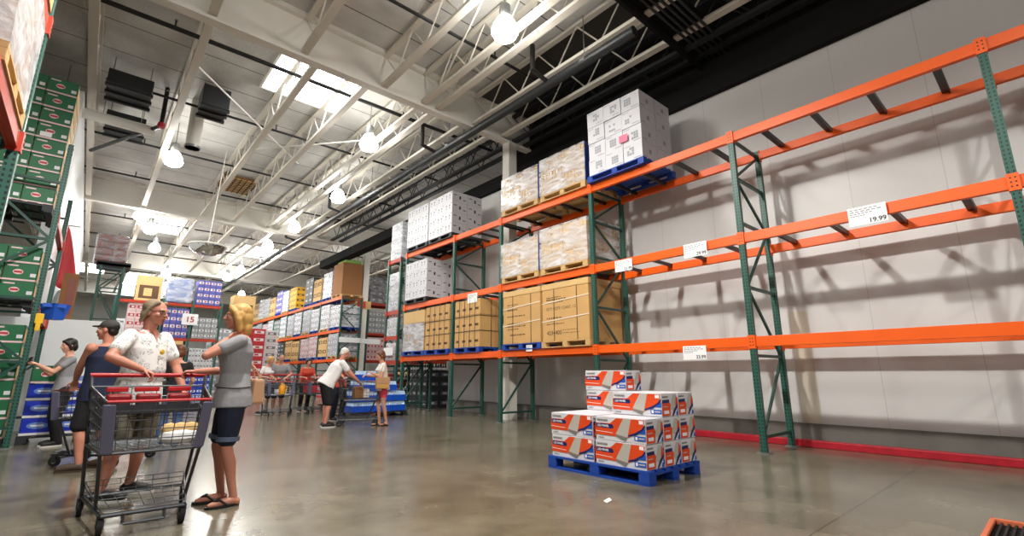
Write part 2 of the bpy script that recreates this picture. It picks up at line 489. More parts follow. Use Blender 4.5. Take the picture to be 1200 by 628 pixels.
# conduit tray
t = thing('conduit_tray', 'dark tray of parallel conduits crossing the roof near the white wall', 'conduit', (5.0, 3.75, 7.55))
MB().box(0, 4.0, -0.32, 0.38, 0.1, 0.16, M['fascia']).box(0, 4.0, 0.32, 0.38, -0.12, 0.12, M['fascia']).build('tray', t)
for k in range(5):
    MB().tube((0, -0.28 + 0.11 * k, 0.04), (4.0, -0.28 + 0.11 * k, 0.04), 0.028, M['dark_steel'], 8).build('conduit', t, smooth=True)

# heating and air units at the left of the roof
def air_unit(label, loc, dims, rz=0):
    t = thing('air_handler', label, 'air unit', loc, rz)
    w, d, h = dims
    MB().box(-w / 2, w / 2, -d / 2, d / 2, 0, h, M['dark_steel']).build('casing', t, bevel=0.02)
    for k in range(3):
        MB().box(-w / 2 - 0.02, w / 2 + 0.02, -d / 2 + 0.02 + k * d / 2.4, -d / 2 + 0.1 + k * d / 2.4, -0.05, 0.02, M['black']).build('louvre', t)
    for sx in (-1, 1):
        MB().tube((sx * w * 0.42, 0, h), (sx * w * 0.42, 0, 8.5 - loc[2]), 0.012, M['galv'], 5).build('hanger_rod', t)
    return t
air_unit('dark ceiling air unit beside the first white joist over the cooler, nearer one', (-0.13, 13.75, 7.58), (0.84, 0.95, 0.36))
air_unit('dark ceiling air unit above the white duct, farther one of the pair', (-0.1, 16.1, 7.6), (0.84, 1.0, 0.36))
air_unit('dark air unit hanging right of the wide white joist with a short duct', (1.55, 13.5, 7.7), (0.6, 0.8, 0.55))
t = thing('air_duct', 'pale grey round duct crossing below the dark ceiling air units', 'duct', (-1.6, 14.85, 7.35))
MB().tube((0, 0, 0), (2.1, 0, 0), 0.13, M['white_paint'], 14).build('duct_run', t, smooth=True)
for k in range(3):
    MB().tube((0.3 + k * 0.75, 0, 0.12), (0.3 + k * 0.75, 0, 1.14), 0.012, M['galv'], 5).build('hanger_rod', t)
t = thing('drop_duct', 'short round pale duct hanging right of the wide white joist', 'duct', (1.35, 14.7, 7.1))
MB().tube((0, 0, 0), (0, 0, 1.38), 0.17, M['white_paint'], 14).lathe([(0.19, 0), (0.19, 0.06)], (0, 0, 0), M['galv'], 14).build('duct_run', t, smooth=True)
t = thing('strut_pipe', 'black angled pipe with a valve bracing under the ceiling air units', 'pipe', (-0.75, 17.4, 7.36))
MB().tube((0, 0, 0), (1.35, -3.0, 0.0), 0.05, M['black'], 8).build('pipe_run', t, smooth=True)
MB().tube((1.35, -3.0, 0.0), (1.35, -3.0, 1.1), 0.05, M['black'], 8).build('riser', t, smooth=True)
MB().lathe([(0.07, -0.07), (0.09, 0), (0.07, 0.07)], (1.35, -3.0, 0.02), M['red_paint'], 10).build('valve', t, smooth=True)
for i, (a, b) in enumerate([((0.95, 11.6, 7.75), (4.25, 15.3, 7.75)), ((2.82, 15.5, 7.83), (5.35, 12.4, 7.83)), ((0.95, 24.0, 7.75), (2.82, 26.4, 7.75)), ((2.82, 24.0, 7.83), (0.95, 26.4, 7.83)), ((4.25, 5.2, 7.75), (5.35, 8.6, 7.75))]):
    tag(MB().tube(a, b, 0.022, M['white_paint'], 6).build('bracing_rod'), 'thin white diagonal bracing rod under the roof, %s from the camera' % ORD[i], 'rod', 'white bracing rods between the joists')

# high bay lamps
def make_lamp():
    t = thing('high_bay_lamp', '', 'lamp', (0, 0, 0), group='high bay lamps')
    MB().lathe([(0.05, 0.62), (0.10, 0.60), (0.11, 0.40), (0.09, 0.36)], (0, 0, 0), M['galv'], 14).build('ballast_housing', t, smooth=True)
    MB().lathe([(0.08, 0.37), (0.15, 0.30), (0.22, 0.16), (0.25, 0.04), (0.2, -0.06), (0.1, -0.11), (0.02, -0.125)], (0, 0, 0), M['glow'], 18).build('globe', t, smooth=True)
    MB().tube((0, 0, 0.62), (0, 0, 1.31), 0.012, M['galv'], 6).build('hanging_rod', t)
    d = bpy.data.lights.new('lamp_light', 'SPOT')
    d.energy = LAMP_W; d.spot_size = R(165); d.spot_blend = 0.35; d.shadow_soft_size = 0.16; d.color = (1.0, 0.965, 0.90)
    l = bpy.data.objects.new('lamp_light', d); COL.objects.link(l); l.parent = t; l.location = (0, 0, -0.3)
    return t
LAMPS = [(4.92, 5.8), (5.0, 11.65), (1.1, 16.4), (5.95, 16.2), (5.95, 21.0), (0.84, 23.4), (5.95, 25.0), (1.3, 25.4), (1.8, 29.2), (6.3, 32.2), (6.2, 35.3), (3.0, 36.2), (3.5, 41.7), (8.5, 42), (11.5, 19.0), (11.5, 27.8), (1.0, 4.2), (1.0, -1.8), (1.0, -7.2), (-4.5, 4.0)]
LAMP_K = {0: 0.3, 16: 2.7, 17: 1.2, 18: 0.9, 19: 0.4}    # how bright each lamp burns beside the others
lamp0 = make_lamp()
for i, (x, y) in enumerate(LAMPS):
    o = lamp0 if i == 0 else dup(lamp0)
    o.location = (x, y, 7.2)
    if i in LAMP_K:
        for ch in o.children:
            if ch.type == 'LIGHT':
                ch.data = ch.data.copy(); ch.data.energy = LAMP_W * LAMP_K[i]
    o['label'] = 'glowing white high bay lamp, %s in order of distance under the roof' % ORD[i]
# dome mirror
t = thing('dome_mirror', 'round mirror dome hanging on a chain above the aisle', 'mirror', (2.42, 17.5, 5.0))
MB().lathe([(0.02, -0.20), (0.22, -0.17), (0.40, -0.09), (0.50, 0.02), (0.54, 0.10)], (0, 0, 0), M['mirror'], 24).build('dome', t, smooth=True)
MB().lathe([(0.55, 0.09), (0.56, 0.11), (0.55, 0.14), (0.1, 0.2), (0.03, 0.21)], (0, 0, 0), M['white_paint'], 24).build('cover', t, smooth=True)
MB().tube((0, 0, 0.2), (0.15, 0, 3.5), 0.012, M['white_paint'], 5).build('chain', t)

# ------------------------------------------------------------------ pallet racks
UPM = {}
def upright_mesh(h):
    if h not in UPM:
        mb = MB().box(-0.038, 0.038, -0.042, 0.042, 0, h, M['upright'])
        UPM[h] = mb.mesh('upright')
    return UPM[h]

def frame(label, x, y, depth, h, group=None, ladder=None, rz=0):
    """an upright frame: front upright at the origin, the rear one 'depth' behind it along x"""
    t = thing('rack_frame', label, 'rack frame', (x, y, 0), rz, group)
    for k, xx in enumerate((0, depth)):
        link('upright', upright_mesh(h), t, (xx, 0, 0.012))
        MB().box(xx - 0.075, xx + 0.075, -0.085, 0.085, 0, 0.012, M['galv']).build('foot_plate', t)
    zs = ladder or [0.22, 1.38, 2.42, 3.46, 4.22, h - 0.1]
    zs = [z for z in zs if z < h]
    for k, z in enumerate(zs):
        MB().box(0.038, depth - 0.038, -0.022, 0.022, z - 0.022, z + 0.022, M['green']).build('brace', t)
        if k + 1 < len(zs):
            a, b = (0.04, depth - 0.04) if k % 2 == 0 else (depth - 0.04, 0.04)
            MB().bar((a, 0, z + 0.03), (b, 0, zs[k + 1] - 0.03), 0.032, 0.04, M['green']).build('brace', t)
    return t

BM = {}
def rack_beam(label, x, y0, y1, ztop, h=0.15, m='orange', group=None, along='y', face=-1):
    t = thing('rack_beam', label, 'beam', (x, y0, ztop) if along == 'y' else (y0, x, ztop), 0 if along == 'y' else R(-90), group)
    L = y1 - y0
    k = (round(L, 3), h, m, face)
    if k not in BM:
        a = MB().box(-0.025, 0.025, 0.045, L - 0.045, -h, 0, M[m]).box(0.025 if face < 0 else -0.05, 0.05 if face < 0 else -0.025, 0.045, L - 0.045, -h, -0.045, M[m]).mesh('rail', bevel=0.004)
        b = MB()
        b.box(0.042 * face, 0.050 * face, -0.042, 0.052, -h - 0.03, 0.02, M[m]).box(-0.05, 0.042, 0.043, 0.05, -h - 0.03, 0.02, M[m])
        for zz in (-0.13, -0.08, -0.03):
            b.tube((0.05 * face, -0.02, zz), (0.054 * face, -0.02, zz), 0.009, M['ink'], 6)
        BM[k] = (a, b.mesh('connector'))
    link('rail', BM[k][0], t)
    link('connector', BM[k][1], t)
    c = link('connector', BM[k][1], t, (0, L, 0)); c.scale = (1, -1, 1)
    return t

XF, XB = 7.5, 8.55
FY = [-2.95, 0.05, 3.05, 6.02, 8.95, 11.02, 13.76]
LEVEL = [(1.66, 'bottom'), (3.27, 'middle'), (5.0, 'top')]
FN = ['near end', 'second', 'third', 'fourth', 'fifth', 'sixth', 'last']
FW = ['beyond the frame edge beside the nearest bay', 'at the near end of the empty bays, with perforated faces', 'between the two empty bays, standing clear before the white wall',
      'right of the two tan gaylord cartons', 'just left of the wrapped loads and tan gaylord cartons', 'between the strapped tan cartons', 'at the far end of the long rack']
for i, y in enumerate(FY):
    frame('tall green rack frame %s' % FW[i], XF, y, XB - XF, 5.0, 'main rack frames')
for i in range(6):
    for z, nm in LEVEL:
        rack_beam('orange front beam, %s level, %s to %s frame of the wall rack' % (nm, FN[i], FN[i + 1]), XF, FY[i], FY[i + 1], z, group='main rack beams')
        rack_beam('orange rear beam, %s level, %s to %s frame of the wall rack' % (nm, FN[i], FN[i + 1]), XB, FY[i], FY[i + 1], z, m='orange', group='main rack beams', face=1)
        if nm == 'bottom' and i < 3 and i != 2: continue
        n = 4
        for k in range(n):
            yy = FY[i] + (FY[i + 1] - FY[i]) * (k + 0.6) / (n + 0.2)
            o = MB().box(XF + 0.03, XB - 0.03, -0.045, 0.045, -0.055, -0.015, M['dark_steel']).box(XF + 0.03, XB - 0.03, -0.045, -0.03, -0.085, -0.055, M['dark_steel']).build('cross_bar')
            o.location = (0, yy, z)
            tag(o, 'dark cross bar, %s of its bay, %s level, %s to %s frame' % (ORD[k], nm, FN[i], FN[i + 1]), 'cross bar', 'cross bars between the orange beams')

# price cards on the beams
def price_sign(label, y, ztop, w, h, price=None, z0=None):
    t = thing('price_sign', label, 'price sign', (XF - 0.062, y, ztop))
    MB().box(-0.004, 0.0, -w / 2, w / 2, -h, 0, M['paper']).build('card', t)
    mb = MB()
    n = 4
    for k in range(n):
        lw = w * (0.75, 0.85, 0.6, 0.4)[k]
        z = -h * (0.16 + 0.115 * k)
        x = 0
        segs = 6
        for s in range(segs):
            a = w / 2 - 0.06 * w - lw * s / segs
            mb.face([(-0.0045, a, z), (-0.0045, a - lw / segs * 0.72, z), (-0.0045, a - lw / segs * 0.72, z + h * 0.045), (-0.0045, a, z + h * 0.045)], M['print_grey'])
    mb.build('small_print', t)
    if price:
        tb = MB()
        add_text(tb, price, h * 0.34, (-0.005, -w / 2 + 0.03 * w, -h * 0.93), (0, -1, 0), (0, 0, 1), M['ink'], 'RIGHT', True)
        o = tb.build('lettering', t)
    return t
price_sign('white price card reading 19.99 on the middle beam of the nearest empty bay', 1.4, 3.275, 0.42, 0.25, '19.99')
price_sign('white price card reading 29.99 on the middle beam left of the free-standing green frame', 3.8, 3.27, 0.41, 0.235, '29.99')
price_sign('white price card reading 21.99 on the middle beam right of the wrapped loads', 5.25, 3.24, 0.39, 0.22, '21.99')
price_sign('white price card reading 33.99 hanging from the bottom beam above the boxed pallet', 3.96, 1.56, 0.4, 0.22, '33.99')
price_sign('small white card on the middle beam above the strapped tan cartons', 10.05, 3.2, 0.42, 0.25)
price_sign('tiny white card on the bottom beam under the blue pallet of the gaylord carton', 7.88, 1.75, 0.2, 0.14)

# ------------------------------------------------------------------ pallets
PAL = {}
def pallet(label, loc, w, d, m, h=0.135, group=None, rz=0, parts=True):
    """w along y, d along x, standing on loc (its -x -y corner)"""
    k = (round(w, 3), round(d, 3), m, parts)
    if k not in PAL:
        mm = M[m]
        deck = MB()
        n = 7
        for i in range(n):
            b = d * 0.1
            x = (d - b) * i / (n - 1)
            deck.box(x, x + b, 0, w, h - 0.022, h, mm)
        for yy in (0, w / 2 - 0.06, w - 0.12):
            deck.box(0, d, yy, yy + 0.12, h - 0.042, h - 0.022, mm)
        skids = MB()
        for xx in (0, d / 2 - 0.06, d - 0.12):
            skids.box(xx, xx + 0.12, 0, w, 0, 0.02, mm)
        block = MB().box(0, 0.13, 0, 0.13, 0.02, h - 0.042, mm)
        if parts:
            PAL[k] = (deck.mesh('deck_boards'), skids.mesh('skid_boards'), block.mesh('block', bevel=0.006))
        else:
            for xx in (0, d / 2 - 0.065, d - 0.13):
                for yy in (0, w / 2 - 0.065, w - 0.13):
                    deck.box(xx, xx + 0.13, yy, yy + 0.13, 0.02, h - 0.042, mm)
            deck.box(0, 0.1, 0, w, 0, 0.02, mm).box(d - 0.1, d, 0, w, 0, 0.02, mm)
            PAL[k] = (deck.mesh('pallet'),)
    if not parts:
        o = link('pallet', PAL[k][0], None, loc)
        o.rotation_euler = (0, 0, rz)
        return tag(o, label, 'pallet', group)
    t = thing('pallet', label, 'pallet', loc, rz, group)
    link('deck_boards', PAL[k][0], t)
    link('skid_boards', PAL[k][1], t)
    for xx in (0, d / 2 - 0.065, d - 0.13):
        for yy in (0, w / 2 - 0.065, w - 0.13):
            link('block', PAL[k][2], t, (xx, yy, 0))
    return t

# ------------------------------------------------------------------ cartons
CM = {}
def carton_mesh(key, dx, dy, dz, m, deco=None, bevel=0.006):
    """a carton from its -x -y -z corner; deco(mb, dx, dy, dz) adds its print"""
    if key not in CM:
        e = 0.004
        me = MB().box(e, dx - e, e, dy - e, 0, dz - e, M[m])
        me = me.mesh('carton', bevel=bevel)
        if deco:
            d = MB(); deco(d, dx, dy, dz)
            bm = bmesh.new(); bm.from_mesh(me)
            base = len(me.materials)
            for q in d.mats: me.materials.append(q)
            for f, mi in zip(d.f, d.mi):
                vs = [bm.verts.new(d.v[i]) for i in f]
                try:
                    ff = bm.faces.new(vs); ff.material_index = base + mi
                except ValueError:
                    pass
            bm.to_mesh(me); bm.free()
        CM[key] = me
    return CM[key]

def fx(mb, x, ya, yb, za, zb, m):   # rectangle on a face looking to -x
    mb.face([(x, ya, za), (x, ya, zb), (x, yb, zb), (x, yb, za)], m)
def fy(mb, y, xa, xb, za, zb, m):   # rectangle on a face looking to -y
    mb.face([(xa, y, za), (xb, y, za), (xb, y, zb), (xa, y, zb)], m)

def deco_white(seed):
    rnd = random.Random(seed)
    def f(mb, dx, dy, dz):
        e = 0.0006
        # icon block made of little bars, a text line, tape
        c = dy * rnd.uniform(0.35, 0.65); z = dz * rnd.uniform(0.4, 0.6)
        for k in range(3):
            for j in range(3):
                if rnd.random() < 0.75:
                    a = c - 0.075 + 0.055 * j; b = z - 0.075 + 0.055 * k
                    fx(mb, -e, a, a + 0.046, b, b + 0.046, M['print_pale'])
        fx(mb, -e, 0.03, dy * 0.45, dz * 0.1, dz * 0.14, M['print_pale'])
        fx(mb, -e, dy * 0.6, dy - 0.03, dz * 0.86, dz * 0.89, M['print_pale'])
        fy(mb, -e, dx * 0.42, dx * 0.58, dz * 0.38, dz * 0.62, M['print_pale'])
        fy(mb, -e, 0.03, dx * 0.3, dz * 0.12, dz * 0.16, M['print_pale'])
    return f
def deco_paper(mb, dx, dy, dz):
    e = 0.0006
    for c in (0.3, 0.7):
        fx(mb, -e, dy * c - 0.02, dy * c + 0.03, dz * 0.55, dz * 0.72, M['print_grey'])
        fx(mb, -e, dy * c - 0.01, dy * c + 0.02, dz * 0.3, dz * 0.46, M['print_grey'])
    fx(mb, -e, dy * 0.05, dy * 0.2, dz * 0.8, dz * 0.86, M['print_grey'])
    fy(mb, -e, dx * 0.46, dx * 0.56, dz * 0.3, dz * 0.62, M['print_dark'])
    fy(mb, -e, dx * 0.1, dx * 0.3, dz * 0.6, dz * 0.7, M['print_grey'])
    fy(mb, -e, dx * 0.7, dx * 0.9, dz * 0.25, dz * 0.35, M['print_grey'])

def carton(me, loc, label, group=None, rz=0.0, cat='carton', name='carton'):
    o = link(name, me, None, loc)
    o.rotation_euler = (0, 0, rz)
    return tag(o, label, cat, group)

ROW = ['bottom', 'second', 'third', 'top']
def white_stack(where, x0, y0, y1, z0, dz, group, m='white_card', rows=4, cols=3, deep=2, depth=1.08, deco=None, jit=0.012, adj='white'):
    cy = (y1 - y0) / cols; cx = depth / deep
    for r in range(rows):
        for c in range(cols):
            for d in range(deep):
                dc = deco or deco_white(r * 31 + c * 7 + d)
                key = ('stack', where, r if not deco else 0, c if not deco else 0, d if not deco else 0)
                me = carton_mesh(key, cx, cy, dz, m, dc)
                x = x0 + d * cx + -random.uniform(0, jit) * (d == 0); y = y0 + c * cy
                col = ['right', 'middle', 'left'][c] if cols == 3 else ['right', 'left'][c]
                carton(me, (x, y, z0 + r * dz), '%s carton, %s row, %s column, %s, %s' % (adj, (ROW if rows == 4 else ['bottom', 'second', 'top'])[r], col, 'front' if d == 0 else 'rear', where), group)

Z1, Z2, Z3 = 1.662, 3.272, 5.002
# top level, bay with the tall white stack
pallet('blue wooden pallet on the top beams under the tall white carton stack', (7.36, 4.62, Z3), 1.36, 1.15, 'blue_pallet')
white_stack('tall white stack on the top beams', 7.4, 4.65, 5.95, Z3 + 0.136, 0.362, 'white cartons of the tall top stack', jit=0.03)
lab = MB().box(0, 0.002, 0, 0.2, 0, 0.15, M['pink']).build('shipping_label')
lab.location = (7.362, 4.95, Z3 + 0.136 + 0.45)
tag(lab, 'pink paper label stuck on the front of the tall white carton stack', 'label')

def wrapped(label, x0, y0, y1, z0, z1, depth, m, cols, rows, side=None, group=None, deep=2, wrap='wrap', deco=None, name='wrapped_load', slats=False):
    """cartons bound together under stretch wrap: one thing, its cartons and wrap are parts"""
    t = thing(name, label, 'wrapped load', (x0, y0, z0), 0, group)
    w = y1 - y0; h = z1 - z0
    cy = w / cols; cz = h / rows; cx = depth / deep
    key = ('wr', round(cx, 3), round(cy, 3), round(cz, 3), m, deco)
    me = carton_mesh(key, cx - 0.004, cy - 0.004, cz - 0.004, m, deco)
    for r in range(rows):
        for c in range(cols):
            for d in range(deep):
                link('carton', me, t, (d * cx, c * cy, r * cz))
    if side:
        MB().box(-0.02, depth + 0.02, -0.046, -0.04, 0.0, h + 0.005, M[side]).build('side_sheet', t)
    # wavy wrap: a grid shell
    g = 0.02
    mb = MB()
    rnd = random.Random(hash(label) % 1000)
    N = 9
    def pt(u, v, fx_):
        z = -0.03 + (h + 0.05) * v
        x, y = fx_(u)
        j = lambda: rnd.uniform(-0.006, 0.010)
        return (x, y, z), j
    rings = []
    per = []
    for k in range(N): per.append((-g, w + g - (w + 2 * g) * k / N, -1, 0))
    for k in range(N): per.append((-g + (depth + 2 * g) * k / N, -g, 0, -1))
    for k in range(N): per.append((depth + g, -g + (w + 2 * g) * k / N, 1, 0))
    for k in range(N): per.append((depth + g - (depth + 2 * g) * k / N, w + g, 0, 1))
    NV = 8
    for v in range(NV + 1):
        z = 0.004 + (h + 0.012) * v / NV
        rings.append([(x + nx * rnd.uniform(0, 0.014), y + ny * rnd.uniform(0, 0.014), z + rnd.uniform(-0.006, 0.006) * (0 < v < NV)) for x, y, nx, ny in per])
    vs = [p for r_ in rings for p in r_]
    n = len(per)
    fs = [(v * n + i, v * n + (i + 1) % n, (v + 1) * n + (i + 1) % n, (v + 1) * n + i) for v in range(NV) for i in range(n)]
    fs.append(tuple(NV * n + i for i in range(n)))
    mb.raw(vs, fs, M[wrap])
    mb.build('stretch_wrap', t, smooth=True)
    return t

def deco_slats(mb, dx, dy, dz):
    fx(mb, -0.0006, dy * 0.42, dy * 0.5, 0.02, dz - 0.02, M['print_brown'])
    fx(mb, -0.0006, dy * 0.15, dy * 0.35, dz * 0.45, dz * 0.6, M['paper'])
def deco_grey(mb, dx, dy, dz):
    fx(mb, -0.0006, dy * 0.2, dy * 0.8, dz * 0.55, dz * 0.75, M['print_grey'])
    fy(mb, -0.0006, dx * 0.2, dx * 0.8, dz * 0.4, dz * 0.7, M['print_grey'])

for (lab_, y0, y1, z, z1, pl, cols, rows, dc) in [
    ('stretch-wrapped tan load with a blue side on the top beams, farther of the two', 7.55, 8.83, Z3, 5.98, 'wood', 6, 2, deco_slats),
    ('stretch-wrapped tan load with a blue side on the top beams beside the tall white stack', 6.11, 7.44, Z3, 6.02, 'wood', 7, 1, deco_slats),
    ('stretch-wrapped load on the middle beams, farther of the two', 7.56, 8.83, Z2, 4.24, 'wood', 4, 3, None),
    ('stretch-wrapped tan load on the middle beams beside the green frame', 6.12, 7.46, Z2, 4.32, 'wood', 4, 3, None)]:
    pallet('wooden pallet under the ' + lab_.replace(' with a blue side', '').replace('stretch-', ''), (7.42, y0 - 0.01, z), y1 - y0 + 0.02, 1.12, pl)
    wrapped(lab_, 7.43, y0, y1, z + 0.137, z1, 1.08, 'cardboard_light', cols, rows, side='blue_sheet' if 'blue side' in lab_ or 'farther' in lab_ else None, deco=dc, wrap='wrap')

def straps(t, dx, dy, dz, ys, zs, m, xs=()):
    for k in ys:
        MB().box(-0.006, -0.001, k - 0.008, k + 0.008, 0, dz, M[m]).box(-0.006, dx, k - 0.008, k + 0.008, dz, dz + 0.004, M[m]).build('strap', t)
    for k in zs:
        MB().box(-0.007, -0.001, -0.004, dy + 0.004, k - 0.008, k + 0.008, M['band_white'] if m == 'white' else M[m]).box(-0.007, dx, -0.006, -0.001, k - 0.008, k + 0.008, M[m]).build('strap', t)
    for k in xs:
        MB().box(k - 0.008, k + 0.008, -0.007, -0.001, 0, dz, M[m]).build('strap', t)

def gaylord(label, x0, y0, y1, z0, z1, depth, lines, big):
    t = thing('gaylord_carton', label, 'carton', (x0, y0, z0))
    dy = y1 - y0; dz = z1 - z0
    MB().box(0, depth, 0, dy, 0, dz - 0.06, M['cardboard']).build('body', t, bevel=0.01)
    MB().box(-0.012, depth + 0.012, -0.012, dy + 0.012, dz - 0.13, dz, M['cardboard_light']).build('lid', t, bevel=0.01)
    e = -0.003
    mb = MB()
    rnd = random.Random(len(label))
    for (z, a, ln, hh) in lines:
        y = dy * (1 - a); end = dy * (1 - a - ln)
        while y > end:
            w = rnd.uniform(0.018, 0.05)
            fx(mb, e, y - w, y, dz * z, dz * z + hh, M['print_brown'])
            y -= w + rnd.uniform(0.008, 0.03)
    for s, a, z, size in big:
        add_text(mb, s, size, (e, dy * (1 - a), dz * z), (0, -1, 0), (0, 0, 1), M['print_dark'])
    mb.build('lettering', t)
    straps(t, depth, dy, dz, [dy * 0.24, dy * 0.73], [], 'band_dark')
    for z in (0.36, 0.68):
        MB().bar((-0.008, -0.01, dz * z + 0.05), (-0.008, dy + 0.01, dz * z - 0.03), 0.005, 0.02, M['band_white']).build('strap', t)
    return t
L2 = [(0.74, 0.1, 0.3, 0.022), (0.70, 0.1, 0.42, 0.03), (0.655, 0.1, 0.36, 0.022), (0.38, 0.1, 0.34, 0.03), (0.28, 0.1, 0.38, 0.022), (0.17, 0.45, 0.3, 0.012), (0.12, 0.45, 0.34, 0.012)]
pallet('plain wooden pallet on the bottom beams under the nearer gaylord carton', (7.42, 6.11, Z1), 1.36, 1.12, 'wood')
gaylord('large tan gaylord carton printed with dark text and an order number, beside the green frame', 7.44, 6.13, 7.45, Z1 + 0.137, 3.05, 1.08, L2,
        [('QTY / QTE / CANT. 12', 0.1, 0.53, 0.085), ('4234400', 0.1, 0.105, 0.125)])
pallet('blue pallet on the bottom beams under the farther gaylord carton', (7.42, 7.5, Z1), 1.32, 1.12, 'blue_pallet')
gaylord('large tan gaylord carton with small brown text lines on a blue pallet', 7.44, 7.52, 8.78, Z1 + 0.137, 3.05, 1.08,
        [(0.72, 0.12, 0.3, 0.025), (0.67, 0.12, 0.34, 0.025), (0.62, 0.12, 0.26, 0.03), (0.68, 0.6, 0.1, 0.035), (0.50, 0.12, 0.5, 0.025), (0.36, 0.12, 0.42, 0.03), (0.31, 0.12, 0.5, 0.025), (0.26, 0.12, 0.3, 0.025), (0.15, 0.2, 0.4, 0.03)], [])

# strapped carton loads in the far bays of the main rack
def strapped(label, y0, y1, z0, z1, cols, rows, top=False):
    t = thing('strapped_load', label, 'strapped load', (7.44, y0, z0))
    dy = y1 - y0; dz = z1 - z0; depth = 1.08
    me = carton_mesh(('st', round(dy / cols, 3), round(dz / rows, 3)), depth / 2 - 0.004, dy / cols - 0.004, dz / rows - 0.004, 'cardboard', lambda mb, a, b, c: fx(mb, -0.0006, b * 0.2, b * 0.7, c * 0.3, c * 0.45, M['print_brown']))
    for r in range(rows):
        for c in range(cols):
            for d in range(2):
                link('carton', me, t, (d * depth / 2, c * dy / cols, r * dz / rows))
    straps(t, depth, dy, dz, [dy * (0.18 + 0.21 * k) for k in range(4)], [dz * 0.33, dz * 0.64], 'band_dark', [depth * 0.35, depth * 0.7])
    if top:
        MB().box(-0.02, depth, -0.012, dy + 0.012, dz * 0.7, dz + 0.01, M['cardboard_light']).build('top_sheet', t, bevel=0.006)
        MB().box(-0.014, -0.01, -0.006, dy + 0.006, 0, dz * 0.7, M['wrap']).build('stretch_wrap', t)
    return t
for lab_, y0, y1, tp in [('strapped load of tan cartons in the narrow bay under the small white card', 9.72, 10.84, False),
                         ('strapped load of tan cartons, middle of the three farther strapped loads', 11.12, 12.36, False),
                         ('strapped load half covered by a cardboard sheet at the far end of the long rack', 12.42, 13.66, True)]:
    pallet('blue pallet under the ' + lab_.replace(' covered by a cardboard sheet', ' covered').replace('strapped load of tan cartons', 'strapped load'), (7.42, y0 - 0.01, Z1), y1 - y0 + 0.02, 1.12, 'blue_pallet')
    strapped(lab_, y0, y1, Z1 + 0.137, 3.05 if not tp else 3.0, 4, 3, tp)
for where, y0, y1, z, dz in [('near paper stack on the far top beams', 11.1, 12.36, Z3, 0.318), ('end paper stack on the far top beams', 12.42, 13.7, Z3, 0.318), ('paper stack on the far middle beams', 12.38, 13.66, Z2, 0.298)]:
    pallet('black pallet under the ' + where, (7.42, y0, z), y1 - y0, 1.12, 'black_pallet')
    white_stack(where, 7.42, y0, y1, z + 0.137, dz, 'white paper cartons of the far bays', rows=4, cols=3, deep=2, depth=1.1, deco=deco_paper, jit=0.004)

